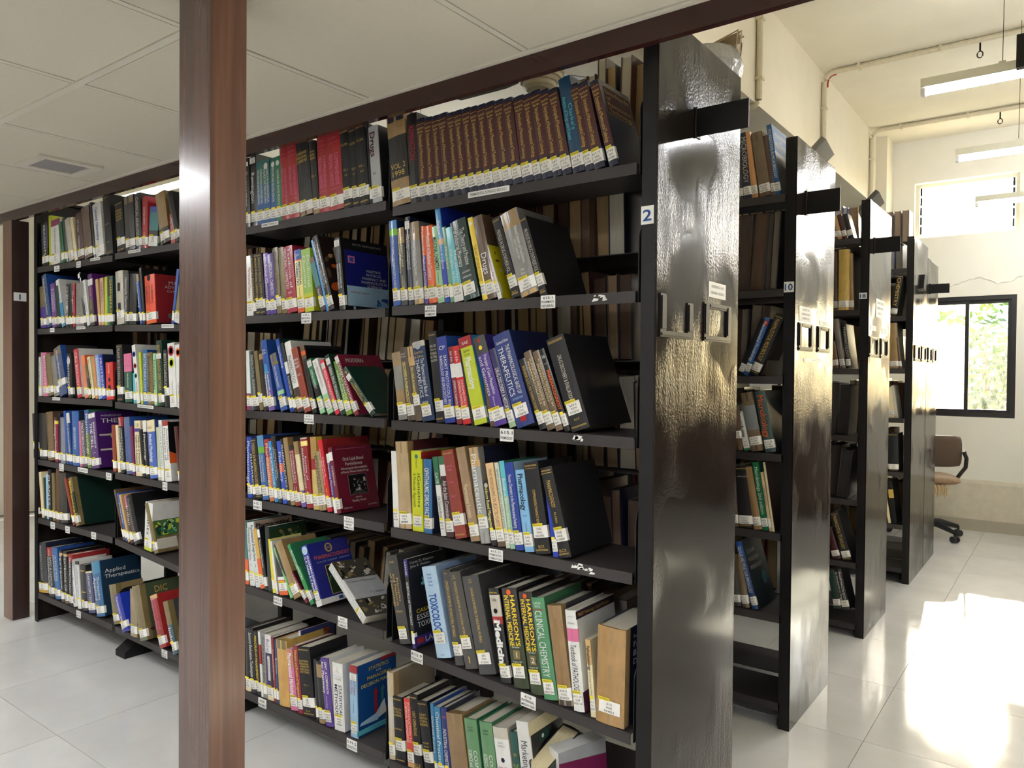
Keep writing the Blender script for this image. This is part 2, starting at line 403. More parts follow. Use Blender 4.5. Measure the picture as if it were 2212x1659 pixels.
# ---- windows
def sliding_window(name, x0, x1, z0, z1, panes):
    y = YB + .05
    root = empty(name, ((x0 + x1) / 2, y, z0)); root['kind'] = 'structure'
    def P(x, yy, z): return (x - (x0 + x1) / 2, yy - y, z - z0)
    fr = .038
    m = MB()
    for a, b in (((x0, z0), (x1, z0 + fr)), ((x0, z1 - fr), (x1, z1)), ((x0, z0 + fr), (x0 + fr, z1 - fr)), ((x1 - fr, z0 + fr), (x1, z1 - fr))):
        m.box(P(a[0], y - .04, a[1]), P(b[0], y + .04, b[1]))
    m.build('window_frame', M_ALU, root)
    n = len(panes)
    for k, (a, b, gm) in enumerate(panes):
        m = MB(); s = .030; yy = y - .02 + .02 * (k % 2)
        for q in (((a, z0 + fr), (b, z0 + fr + s)), ((a, z1 - fr - s), (b, z1 - fr)), ((a, z0 + fr + s), (a + s, z1 - fr - s)), ((b - s, z0 + fr + s), (b, z1 - fr - s))):
            m.box(P(q[0][0], yy - .008, q[0][1]), P(q[1][0], yy + .008, q[1][1]))
        sash = m.build('sash', M_ALU, root)
        m = MB(); m.box(P(a + s, yy - .002, z0 + fr + s), P(b - s, yy + .002, z1 - fr - s)); m.build('pane', gm, sash)
    return root
def glass(name, rough, tint, dirt):
    m, N, L, b = new_mat(name)
    tr = N.new('ShaderNodeBsdfTransparent'); tr.inputs[0].default_value = tint
    df = N.new('ShaderNodeBsdfTranslucent'); df.inputs[0].default_value = (.9, .9, .85, 1)
    gl = N.new('ShaderNodeBsdfGlossy'); gl.inputs['Roughness'].default_value = .02
    mx = N.new('ShaderNodeMixShader'); mx2 = N.new('ShaderNodeMixShader'); mx2.inputs[0].default_value = .06
    n = noise(N, L, 55, 5, objco(N, L, (1, 1, .35)))
    L.new(mapr(N, L, n.outputs[0], .35, .75, dirt * .25, dirt), mx.inputs[0])
    L.new(tr.outputs[0], mx.inputs[1]); L.new(df.outputs[0], mx.inputs[2])
    L.new(mx.outputs[0], mx2.inputs[1]); L.new(gl.outputs[0], mx2.inputs[2])
    L.new(mx2.outputs[0], N['Material Output'].inputs[0])
    return m
G1 = glass('dusty_glass', 0, (.93, .95, .93, 1), .12); G2 = glass('clear_glass', 0, (.95, .97, .95, 1), .035)
sliding_window('window_1', -.20, .475, 1.015, 2.10, [(-.165, .118, G1), (.085, .44, G2)])
sliding_window('window_3', 1.10, 2.0, 1.015, 2.10, [(1.135, 1.56, G1), (1.54, 1.965, G2)])
def louvre_window(name, x0, x1, z0, z1):
    root = empty(name, ((x0 + x1) / 2, YB + .1, z0)); root['kind'] = 'structure'
    w = (x1 - x0) / 2; h = z1 - z0; m = MB()
    for a, b in (((-w, 0), (w, .02)), ((-w, h - .03), (w, h)), ((-w, .02), (-w + .03, h - .03)), ((w - .03, .02), (w, h - .03))):
        m.box((a[0], -.02, a[1]), (b[0], .04, b[1]))
    m.build('window_frame', M_CREAMP, root)
    for sx in (-1, 1):
        m = MB()
        for k in range(5):
            z = .05 + k * .09
            m.prism([(sx * (w - .045) - .008, z), (sx * (w - .045) + .008, z), (sx * (w - .045) + .008, z + .07), (sx * (w - .045) - .008, z + .07)], -.03, -.015, axis='y')
        m.build('louvre_clip', M_ALU, root)
    for k in range(5):
        m = MB(); z = .06 + k * .09; m.poly([(-w + .05, -.02, z), (w - .05, -.02, z), (w - .05, .03, z + .085), (-w + .05, .03, z + .085)])
        m.build('louvre_pane', G2, root)
louvre_window('window_2', -.335, .48, 2.655, 3.17)
louvre_window('window_4', 1.10, 2.0, 2.655, 3.17)
for k, (a, b) in enumerate(((3.2, 5.4),)):
    root = empty('window_%d' % (5 + k), (XL - .08, (a + b) / 2, .9)); root['kind'] = 'structure'
    m = MB(); w = (b - a) / 2
    for q in (((-w, 0), (w, .05)), ((-w, 1.25), (w, 1.3)), ((-w, .05), (-w + .05, 1.25)), ((w - .05, .05), (w, 1.25)), ((-.025, .05), (.025, 1.25))):
        m.box((-.03, q[0][0], q[0][1]), (.03, q[1][0], q[1][1]))
    m.build('window_frame', M_ALU, root)
    for s in (-1, 1):
        m = MB(); m.box((-.003, min(.025 * s, (w - .05) * s), .05), (.003, max(.025 * s, (w - .05) * s), 1.25)); m.build('pane', G1, root)
# ------------------------------------------------------------------ double-sided steel racks
EDG = [(-.893, -.014), (-1.815, -.925), (-2.750, -1.842), (-3.615, -2.777)]      # shelf ends of the four bays
POST = [-.909, -1.8285, -2.7635]
LIP = .030
# front shelf heights of rack 2: (bay, shelf) -> z at both ends
Z2 = {(0, 1): (1.919, 1.924), (0, 2): (1.597, 1.597), (0, 3): (1.2266, 1.2218), (0, 4): (.876, .873), (0, 5): (.501, .458), (0, 6): (.110, .110),
      (1, 1): (1.940, 1.9427), (1, 2): (1.596, 1.593), (1, 3): (1.2284, 1.2302), (1, 4): (.887, .8847), (1, 5): (.5459, .530), (1, 6): (.127, .125),
      (2, 1): (1.931, 1.927), (2, 2): (1.5927, 1.570), (2, 3): (1.229, 1.209), (2, 4): (.8935, .887), (2, 5): (.5813, .512), (2, 6): (.160, .148),
      (3, 1): (1.9306, 1.9244), (3, 2): (1.597, 1.5934), (3, 3): (1.2314, 1.2352), (3, 4): (.8905, .8856), (3, 5): (.5727, .5817), (3, 6): (.162, .1623)}
Z10 = [2.085, 1.718, 1.378, 1.075, .765, .444, .10]
Z18 = [2.105, 1.728, 1.418, 1.064, .725, .393, .07]
Z26 = [2.094, 1.779, 1.428, 1.098, .739, .389, .10]
ZB = [2.01, 1.75, 1.425, 1.085, .75, .42, .10]
def bracket_profile(h=.175, y0=.012, y1=.255, z0=-.028):
    p = [(y0, z0), (y1, z0), (y1, h)]
    for k in range(6):
        a = R(90 + 18 * k); p.append((y0 + .045 + .045 * math.cos(a), h - .045 + .045 * math.sin(a)))
    return p
BRK = MB(); BRK.prism(bracket_profile(), -.0015, .0015, axis='x'); BRK_ME = BRK.mesh('shelf_bracket', [M_STEEL])
BRKB = MB(); BRKB.prism([(-p[0], p[1]) for p in reversed(bracket_profile())], -.0015, .0015, axis='x'); BRKB_ME = BRKB.mesh('shelf_bracket', [M_STEEL])
def add_shelf(root, x0, x1, z0, z1, front, yb, w=.262):
    """one tray shelf from x0 to x1 (heights z0, z1 at its ends); front: lip towards -Y at yb, else towards +Y"""
    m = MB(); s = 1 if front else -1
    def P(x, y, z): return (x, yb + s * y, z + (z0 + (z1 - z0) * (x - x0) / (x1 - x0)))
    prof = [(0, -LIP), (.0025, -LIP), (.0025, -.003), (w, -.003), (w, 0), (0, 0)]
    if not front: prof = list(reversed(prof))
    A = [P(x0, *p) for p in prof]; B = [P(x1, *p) for p in prof]; n = len(prof)
    m.poly(A); m.poly(list(reversed(B)))
    for k in range(n): m.poly([A[(k + 1) % n], A[k], B[k], B[(k + 1) % n]])
    # underside stiffener
    q = [P(x0, .02, -.022), P(x1, .02, -.022), P(x1, w - .01, -.022), P(x0, w - .01, -.022)]
    sh = m.build('shelf', M_SHELF, root)
    for x, z in ((x0 - .003, z0), (x1 + .003, z1)):
        b = bpy.data.objects.new('shelf_bracket', BRK_ME if front else BRKB_ME); COL.objects.link(b); b.parent = root; b.location = (x, yb, z)
    return sh
def frame_ring(m, y0, y1, z0, z1, x, u=False):
    t = .016; w = .034; h = .004
    bars = [((y0, z0), (y1, z0 + t)), ((y0, z0 + t), (y0 + w, z1)), ((y1 - w, z0 + t), (y1, z1 - (.012 if u else 0)))]
    if not u: bars.append(((y0 + w, z1 - t), (y1 - w, z1)))
    for a, b in bars:
        m.box((x, a[0], a[1]), (x + h, b[0], b[1])); m.box((x + h, a[0] + .005, a[1] + .005), (x + h + .003, b[0] - .005, b[1] - .005))
def rack(name_label, y, D, H, front, back, tag_txt=None, flag=None, cards=((.03, .24), (.30, .50)), x_off=0.0, tagp=None, bays=4, ubroken=False):
    root = empty('steel_bookshelf', (0, y, 0), name_label, 'bookshelf')
    # end panel with its folded edge, and the flange that shows from the front
    m = MB(); ex = .002 + x_off
    m.box((ex + .038, 0, 0), (ex + .044, D, H - .012)); m.box((ex + .0, .0, H - .012), (ex + .044, D, H))
    pan = m.build('end_panel', M_PANEL, root)
    for yy in (0, D - .004):
        boxobj('upright', (ex, yy, 0), (ex + .038, yy + .004, H - .013), M_STEEL, root)
    px_ = ex + .044
    xl = EDG[bays - 1][0] - .006
    m = MB(); m.box((xl - .038, 0, 0), (xl - .032, D, H - .012)); m.box((xl - .038, 0, H - .012), (xl, D, H)); m.build('end_panel', M_PANEL, root)
    for yy in (0, D - .004): boxobj('upright', (xl - .032, yy, 0), (xl, yy + .004, H - .013), M_STEEL, root)
    for k, (a, b) in enumerate(cards):
        m = MB(); frame_ring(m, a, b, 1.480, 1.590, px_, ubroken and k == 0); m.build('card_frame', M_STEEL, pan)
    if tag_txt:
        x0, x1, z0, z1 = tagp; number_plate(tag_txt, x0, x1, z0, z1, 0, root)
    if flag:
        fy, fx, z0, z1 = flag
        m = MB(); m.box((px_ - .002, fy, z0), (fx, fy + .004, z1)); m.box((px_ - .001, fy + .004, z0), (px_ + .003, fy + .03, z1))
        m.tube([(px_ + .002, fy - .003, z0 - .004), (px_ + .002, fy - .004, (z0 + z1) / 2), (px_ + .003, fy - .002, z1 + .004)], .0035, 6)
        m.build('aisle_sign', M_STEEL, root)
    # posts and feet between the bays, ties along the top
    posts = POST[:bays - 1]
    for x in posts:
        boxobj('post', (x - .012, D / 2 - .03, 0), (x + .012, D / 2 + .03, H - .03), M_STEEL, root)
        m = MB(); w2 = .045
        m.prism([(.03, 0), (.07, .0), (D / 2 - .03, .0), (D / 2 - .03, .10), (.10, .075), (.03, .028)], x - w2, x + w2, axis='x')
        m.build('foot', M_STEEL, root)
    x = -.004; m = MB(); m.prism([(.03, 0), (.23, 0), (.23, .22), (.20, .22), (.15, .10), (.03, .02)], x - .03, x + .003, axis='x'); m.build('foot', M_STEEL, root)
    shelves = {}
    for b in range(bays):
        x0, x1 = EDG[b]
        for k, z in enumerate(front[b]):
            shelves[(b, k + 1)] = add_shelf(root, x0, x1, z[0], z[1], True, 0)
        for k, z in enumerate(back):
            add_shelf(root, x0, x1, z, z, False, D)
    return root, pan, px_, shelves
F2 = [[Z2[(b, k)] for k in range(1, 7)] for b in range(4)]
r2, pan2, px2, sh2 = rack('tall black double-sided steel bookshelf with the number 2 plate and a broken card frame', 0, .567, 2.302, F2, ZB, '2', (.226, .193, 2.034, 2.110), ((.016, .217), (.296, .500)), 0, (.001, .036, 1.763, 1.809), ubroken=True)
r10, pan10, px10, sh10 = rack('second black steel bookshelf, two intact card frames and a small ten plate on its end', 1.241, .567, 2.300, [[(z, z) for z in Z10]] * 4, Z10, '10', (.12, .152, 2.02, 2.109), ((.042, .234), (.310, .500)), -.022, (-.020, .018, 1.704, 1.744))
r18, pan18, px18, sh18 = rack('third black steel bookshelf, plate eighteen on its upright and a large paper notice', 2.527, .567, 2.300, [[(z, z) for z in Z18]] * 4, Z18, '18', (.10, .150, 2.032, 2.112), ((.014, .230), (.30, .50)), -.022, (-.024, .013, 1.784, 1.816))
r26, pan26, px26, sh26 = rack('black steel bookshelf whose sign plate points along the aisle, without number plate', 3.82, .567, 2.300, [[(z, z) for z in Z26]] * 4, Z26, None, None, ((.05, .275), (.33, .54)), -.014)
r34, pan34, px34, sh34 = rack('last black steel bookshelf of the row, beside the window wall', 4.40, .50, 2.222, [[(z, z) for z in Z26]] * 4, Z26, None, (.10, .156, 1.982, 2.050), ((.04, .23), (.27, .45)), -.014)
# the sign of the fourth rack is bent flat along the panel
m = MB(); m.prism([(.26, 1.98), (.36, 1.97), (.40, 2.07), (.30, 2.08)], px26, px26 + .02, axis='x'); m.build('aisle_sign', M_STEEL, r26)
# paper notices stuck on the end panels
def notice(pan, px_, y0, y1, z0, z1, lines=3):
    b = boxobj('notice', (px_ + .0002, y0, z0), (px_ + .0012, y1, z1), M_STICKW, pan)
    m = MB()
    for k in range(lines):
        m.text(random.choice(['GENERAL BOOKS', 'PHARMACY 615.1', 'REFERENCE 610', 'CHEMISTRY 540', 'BOOKS 570']), (px_ + .0018, (y0 + y1) / 2, z1 - (z1 - z0) * (k + .7) / (lines + .5)), (0, 1, 0), (0, 0, 1), (y1 - y0) * .8, (z1 - z0) / (lines + 1.5) * .6, 'k', 0)
    m.build('notice_print', M_INK, b)
notice(pan2, px2, .332, .461, 1.607, 1.652, 2)
notice(pan10, px10, .05, .225, 1.595, 1.655, 3); notice(pan10, px10, .345, .485, 1.596, 1.616, 1); notice(pan10, px10, .12, .40, 1.437, 1.452, 1)
notice(pan18, px18, .17, .385, 1.70, 1.80, 3); notice(pan18, px18, .04, .18, 1.622, 1.65, 2); notice(pan18, px18, .34, .50, 1.612, 1.65, 2)

# cards stuck on the shelf lips of rack 2
def lip_card(b, k, px0, px1, h, lines, tilt=0, dz=0.0):
    """h: height of the card, dz: how far it hangs below the lip edge"""
    sh = sh2[(b, k)]; x0, x1 = EDG[b]; za, zb = Z2[(b, k)]
    xs = []
    for p in (px0, px1):
        z = (za + zb) / 2
        for _ in range(3):
            u = pix((x0, 0, z)); X = x0
            lo, hi = x0 - .1, x1 + .1
            for _ in range(24):
                mid = (lo + hi) / 2
                if pix((mid, 0, z))[0] < p: lo = mid
                else: hi = mid
            X = (lo + hi) / 2; z = za + (zb - za) * (X - x0) / (x1 - x0)
        xs.append(X)
    zt = za + (zb - za) * ((xs[0] + xs[1]) / 2 - x0) / (x1 - x0) + .001 - dz
    sl = (zb - za) / (x1 - x0)
    m = MB(); w = xs[1] - xs[0]
    P = [(xs[0], zt - h - sl * w / 2), (xs[1], zt - h + sl * w / 2), (xs[1], zt + sl * w / 2), (xs[0], zt - sl * w / 2)]
    m.prism(P, -.0022, -.0006, axis='y')
    m.m = [0] * len(m.f); n0 = len(m.f)
    cx = (xs[0] + xs[1]) / 2
    for q, t in enumerate(lines):
        m.text(t, (cx, -.0027, zt - h * (q + .62) / (len(lines) + .25)), (1, 0, sl), (-sl, 0, 1), w * .88, h / (len(lines) + .25) * .62, 'k', 1, 1.6, bold=.012)
    m.build('lip_card', [M_STICKW, M_INK], sh)
for a in [(0, 1, 1012, 1101, .017, ['PHARMACEUTICAL TECHNOLOGY ENCY. 615.11']), (0, 2, 919, 943, .034, ['615.1', 'MEDICINAL', 'CHEMISTRY'], 0, .006), (0, 2, 1169, 1200, .036, ['615.1', 'PHARMACY', 'GENERAL'], 0, -.002),
          (0, 3, 1081, 1110, .036, ['615.1', 'PHARMACOLOGY'], 0, .002), (0, 4, 1057, 1087, .034, ['615.11', 'PHARMACEUTICAL', 'FORMULATIONS'], 0, .006), (0, 5, 889, 914, .034, ['615.9', 'TOXICOLOGY'], 0, .0), (0, 5, 1126, 1158, .038, ['616', 'INTERNAL', 'MEDICINE'], 0, .0),
          (1, 1, 566, 602, .014, ['PHARMACY GENERAL 615.1']), (1, 2, 652, 673, .038, ['615.1', 'MEDICINAL', 'CHEMISTRY'], 0, .002), (1, 3, 658, 678, .034, ['615.1', 'CLINICAL', 'PHARM'], 0, .002), (1, 4, 548, 566, .034, ['615.1', 'PHARMACY'], 0, .004), (1, 4, 744, 765, .044, ['615.1', 'THERAPEUTICS', 'AND', 'PHARMACOLOGY'], 0, .0),
          (1, 5, 592, 610, .032, ['615.3', 'PHARMACOGNOSY'], 0, .004), (1, 5, 731, 751, .036, ['615', 'PHYTO', 'CHEMISTRY'], 0, .0), (1, 6, 559, 576, .034, ['658', 'MANAGEMENT'], 0, .0), (1, 6, 750, 772, .036, ['519.5', 'STATISTICS'], 0, .004),
          (2, 1, 278, 304, .014, ['ANALYTICAL CHEM 543']), (2, 2, 350, 376, .016, ['HETEROCYCLIC 547.59']), (2, 3, 298, 332, .014, ['PHARM BIOTECHNOLOGY 660']), (2, 4, 352, 362, .036, ['612', 'ANATOMY']), (2, 6, 350, 362, .034, ['615', 'DRUG', 'INDEX'], 0, .004),
          (3, 1, 118, 129, .030, ['54', 'CHEM'], 0, .01), (3, 1, 166, 175, .030, ['541', 'GEN'], 0, .006), (3, 1, 196, 217, .014, ['GENERAL CHEM 540']), (3, 2, 109, 118, .022, ['547']), (3, 2, 166, 185, .014, ['ORGANIC CHEM 547']), (3, 3, 114, 130, .016, ['BIOLOGY 574']),
          (3, 4, 129, 138, .038, ['574', 'BIO', 'CHEM']), (3, 4, 169, 190, .022, ['CELL BIOLOGY']), (3, 4, 230, 241, .034, ['574', 'BOTANY']), (3, 5, 110, 119, .036, ['58', 'PLANTS'], 0, .004), (3, 5, 142, 151, .034, ['581', 'PLANT'], 0, .006), (3, 5, 198, 208, .034, ['58', 'FLORA'], 0, .0), (3, 6, 166, 175, .034, ['615', 'DRUGS'], 0, .004)]:
    lip_card(*a)
# worn paint and tape remains on the lips
def scrape(b, k, pa, n=4):
    X = on(1, 0, *pa); m = MB(); random.seed(int(pa[0]))
    for _ in range(n):
        x = X.x + random.uniform(-.02, .02); z = X.z + random.uniform(-.006, .006); w = random.uniform(.003, .012); h = random.uniform(.002, .007)
        m.prism([(x - w, z - h), (x + w * .7, z - h * .6), (x + w, z + h * .5), (x - w * .4, z + h)], -.0012, -.0002, axis='y')
    m.build('paint_chip', M_STICKW, sh2[(b, k)])
for a in [(0, 2, (1294, 643), 6), (0, 3, (1248, 948), 5), (0, 4, (1266, 1233), 5), (0, 4, (1240, 1222), 3)]: scrape(*a)
# ------------------------------------------------------------------ books
ORD = 'first second third fourth fifth sixth seventh eighth ninth tenth eleventh twelfth thirteenth fourteenth fifteenth sixteenth seventeenth eighteenth nineteenth twentieth twenty-first twenty-second twenty-third twenty-fourth twenty-fifth twenty-sixth'.split()
SHELFW = ['top', 'second', 'third', 'fourth', 'fifth', 'sixth', 'bottom']
BOOKS = []          # everything placed: dicts with parts, transform, pixel size, label
CALLS = ['615.11', '615.1', '615.19', '616.07', '547', '540', '574.8', '660.6', '581', '615.3', '658', '612']
AUTH = 'SWA MAC BRU KAP LON HAR MOH GUP REM WIL KHA SAX TUR TYL GEN ROB CHA SHA PUR VOG'.split()
def cover_mesh(t, h, d, kind, col, cc, bands, pagecol='E', fore_mat=PG):
    cov, pag = MB(), MB()
    b = {'h': .0028, 'c': .0028, 'k': .0025, 'p': .0009}[kind]; mat = {'h': GL, 'c': CL, 'k': WR, 'p': GL}[kind]
    b = min(b, t * .2); bul = min(.10 * t, .0035) if kind != 'p' else .0006
    n = 5 if t > .012 else 3
    arc = [(t * k / n, .0042 - bul * math.sin(math.pi * k / n)) for k in range(n + 1)]
    prof = arc + [(t, .008), (0, .008)]
    cuts = sorted({0.0, 1.0} | {z for q in bands for z in q[:2]})
    for a, c in zip(cuts[:-1], cuts[1:]):
        k = col
        for q in bands:
            if q[0] <= a + 1e-6 and q[1] >= c - 1e-6: k = q[2]
        cov.prism(prof, a * h, c * h, k, mat)
    cm = GL if kind == 'k' and cc != col else mat
    if kind == 'k' and cc != col:      # the paper turns a little way round the boards
        cov.box((0, .008, 0), (b, .03, h), col, mat); cov.box((t - b, .008, 0), (t, .03, h), col, mat); y0 = .03
    else: y0 = .008
    cov.box((0, y0, 0), (b, d, h), cc, cm); cov.box((t - b, y0, 0), (t, d, h), cc, cm)
    ov = .0035 if kind != 'p' else .0004
    pag.box((b, .0075, ov), (t - b, d - ov, h - ov), pagecol, fore_mat)
    return cov, pag
def make_parts(t, h, d, kind, col, cc, title, tc, kw, px_t):
    P = {}
    bands = kw.get('b', ())
    P['cover'], P['pages'] = cover_mesh(t, h, d, kind, col, cc, bands, kw.get('pg', 'E'))
    bul = min(.10 * t, .0035) if kind != 'p' else .0006
    yf = .0042 - bul - .0004
    m = MB()
    z0, z1 = kw.get('tz', (.24, .93) if kw.get('lab', 1) else (.08, .93))
    if title and px_t > 5:
        if title[0] == '=':
            lines = title[1:].split('/'); zh = (z1 - z0) * h / len(lines)
            for k, s in enumerate(lines):
                if s: m.text(s, (t / 2, yf, z1 * h - zh * (k + .5)), (1, 0, 0), (0, 0, 1), t * .80, min(zh * .75, t * .34), tc, PR, 1.2, bold=kw.get('bold', .0))
        else:
            cols = title.split(';'); wd = t * .82 / len(cols)
            for k, s in enumerate(cols):
                if s: m.text(s, (t * .09 + wd * (k + .5), yf, (z0 + z1) / 2 * h), (0, 0, -1), (1, 0, 0), (z1 - z0) * h, min(wd * .72, kw.get('cap', .024)), tc, PR, kw.get('st', 1.5), bold=kw.get('bold', .0))
    for e in kw.get('ex', ()):       # further lettering: text, 'v'/'h'/'r' (bar), z0, z1, colour, width share
        s, o, a, c, k2, ws = e
        zc = (a + c) / 2 * h
        if o == 'r': m.poly([(t * (.5 - ws / 2), yf, a * h), (t * (.5 + ws / 2), yf, a * h), (t * (.5 + ws / 2), yf, c * h), (t * (.5 - ws / 2), yf, c * h)], k2, PR)
        elif o == 'o':
            r = ws * t / 2; m.poly([(t / 2 + r * math.cos(2 * math.pi * q / 14), yf, zc + r * math.sin(2 * math.pi * q / 14)) for q in range(14)], k2, PR)
        elif o == 'h': m.text(s, (t / 2, yf - .0002, zc), (1, 0, 0), (0, 0, 1), t * ws, (c - a) * h * .8, k2, PR, 1.3)
        else: m.text(s, (t / 2, yf - .0002, zc), (0, 0, -1), (1, 0, 0), (c - a) * h, t * ws, k2, PR, 1.5)
    if kind == 'c' and px_t > 8:
        for z in (.035, .045, .955, .965): m.poly([(t * .08, yf, z * h), (t * .92, yf, z * h), (t * .92, yf, z * h + .001), (t * .08, yf, z * h + .001)], 'd', PR)
    if kind == 'k' and px_t > 14:    # strips of clear tape with glossy wrinkles
        for i, z in enumerate(kw.get('tape', (.93, .05))):
            P['tape', i] = MB(); P['tape', i].prism([(-.0003, .004 - bul * .0), (t * .5, yf + .0001), (t + .0003, .004), (t + .0003, .03), (-.0003, .03)], max(z * h - .018, .001), min(z * h + .018, h - .001), kw.get('tapec', col), WR)
    if m.f: P['spine_title'] = m
    # cover art on the board that faces the aisle end
    art = kw.get('art')
    if art:
        m = MB(); x = t + .0004; lay = 0
        for e in art:
            lay += 1; xx = x + lay * .00012
            if e[0] == 'rect': _, a0, a1, b0, b1, k = e[:6]; m.poly([(xx, a0 * d, b0 * h), (xx, a1 * d, b0 * h), (xx, a1 * d, b1 * h), (xx, a0 * d, b1 * h)], k, PR if len(e) < 7 else GL)
            elif e[0] == 'poly': m.poly([(xx, p[0] * d, p[1] * h) for p in e[1]], e[2], PR)
            elif e[0] == 'disc':
                _, a0, b0, r, k = e; m.poly([(xx, a0 * d + r * math.cos(2 * math.pi * q / 18), b0 * h + r * math.sin(2 * math.pi * q / 18)) for q in range(18)], k, PR)
            elif e[0] == 'text':
                _, s, a0, b0, w, hh, k = e[:7]; m.text(s, (xx, a0 * d, b0 * h), (0, 1, 0), (0, 0, 1), w * d, hh * h, k, PR, 1.5, align=e[7] if len(e) > 7 else 'c', bold=kw.get('abold', .0))
            elif e[0] == 'blobs':
                _, n, (a0, a1, b0, b1), sz, ks, seed = e; rd = random.Random(seed)
                for _q in range(n):
                    u, v = rd.uniform(a0, a1) * d, rd.uniform(b0, b1) * h; r = sz * rd.uniform(.4, 1.2); a = rd.uniform(0, 6.28); el = rd.uniform(.25, .8)
                    pp = []
                    for q in range(7):
                        f = 2 * math.pi * q / 7; ax_, ay_ = r * math.cos(f), r * el * math.sin(f)
                        uu = min(max(u + ax_ * math.cos(a) - ay_ * math.sin(a), a0 * d), a1 * d); vv = min(max(v + ax_ * math.sin(a) + ay_ * math.cos(a), b0 * h), b1 * h)
                        pp.append((xx + rd.uniform(0, .0001), uu, vv))
                    m.poly(pp, rd.choice(ks), PR)
        P['cover_art'] = m
    lab = kw.get('lab', 1)
    if lab:
        m = MB(); lz = kw.get('lz', .016); lh = .034 if h > .2 else .030; w0, w1 = t * .03, t * .97
        lx = .0006
        a = [(w0, .0042), (t * .25, yf + .0001), (t * .75, yf + .0001), (w1, .0042)]
        if kw.get('lw', 0) and t > .02:      # a narrower label
            a = [(t * .12, yf + .0002), (t * .5, yf), (t * .88, yf)]
        for (xa, ya), (xb_, yb_) in zip(a[:-1], a[1:]):
            m.poly([(xa, ya - lx, lz), (xb_, yb_ - lx, lz), (xb_, yb_ - lx, lz + lh), (xa, ya - lx, lz + lh)], 'W', ST)
        if not kw.get('lw', 0):
            wr = kw.get('wr', .010)
            m.poly([(t + .0005, .0042 - lx, lz), (t + .0005, .0042 + wr, lz), (t + .0005, .0042 + wr, lz + lh), (t + .0005, .0042 - lx, lz + lh)], 'W', ST)
            m.poly([(w1, .0042 - lx, lz), (t + .0005, .0042 - lx, lz), (t + .0005, .0042 - lx, lz + lh), (w1, .0042 - lx, lz + lh)], 'W', ST)
        P['call_label'] = m
        if lab == 1:
            m = MB(); y = yf - .0013; yw = (t * .10, min(t * .80, t * .10 + .034))
            m.poly([(yw[0], y, lz + lh - .002), (yw[1], y, lz + lh - .002), (yw[1], y, lz + lh + .0065), (yw[0], y, lz + lh + .0065)], 'L', ST)
            if px_t > 13: m.text('REFERENCE', ((yw[0] + yw[1]) / 2, y - .0003, lz + lh + .0022), (1, 0, 0), (0, 0, 1), (yw[1] - yw[0]) * .86, .0045, 'K', PR, 1.4, squeeze=.3)
            P['yellow_strip'] = m
        if px_t > 8:
            m = MB(); rd = random.Random(int(t * 1e6) + int(h * 1e5)); fs = (rd.choice(CALLS), rd.choice(AUTH), '%06d' % rd.randint(4000, 10900))
            for k, s in enumerate(fs):
                m.text(s, (t * .5, yf - .0012, lz + lh * (.74 - .28 * k)), (1, 0, 0), (0, 0, 1), min(t * (.72 if k != 1 else .44), .03 if k != 1 else .018), lh * .18, 'K', PR, 1.3, squeeze=.3)
            P['call_number'] = m
    if kw.get('tlab'):
        m = MB(); a, c = kw['tlab']; m.poly([(t * .05, yf - .0006, a * h), (t * .95, yf - .0006, a * h), (t * .95, yf - .0006, c * h), (t * .05, yf - .0006, c * h)], 'W', ST)
        if px_t > 9:
            for k, s in enumerate(('615.1', 'KHA', '010277')): m.text(s, (t / 2, yf - .001, c * h - (c - a) * h * (k + .6) / 3.2), (1, 0, 0), (0, 0, 1), t * .6, (c - a) * h * .2, 'K', PR)
        P['shelf_mark'] = m
    return P
def find_x(px, y, zf, x0, x1):
    lo, hi = x0 - .4, x1 + .4
    for _ in range(30):
        mid = (lo + hi) / 2
        if pix((mid, y, zf(mid)))[0] < px: lo = mid
        else: hi = mid
    return (lo + hi) / 2
KINDW = {'h': 'hardback', 'p': 'paperback', 'k': 'taped-up book', 'c': 'cloth-bound volume'}
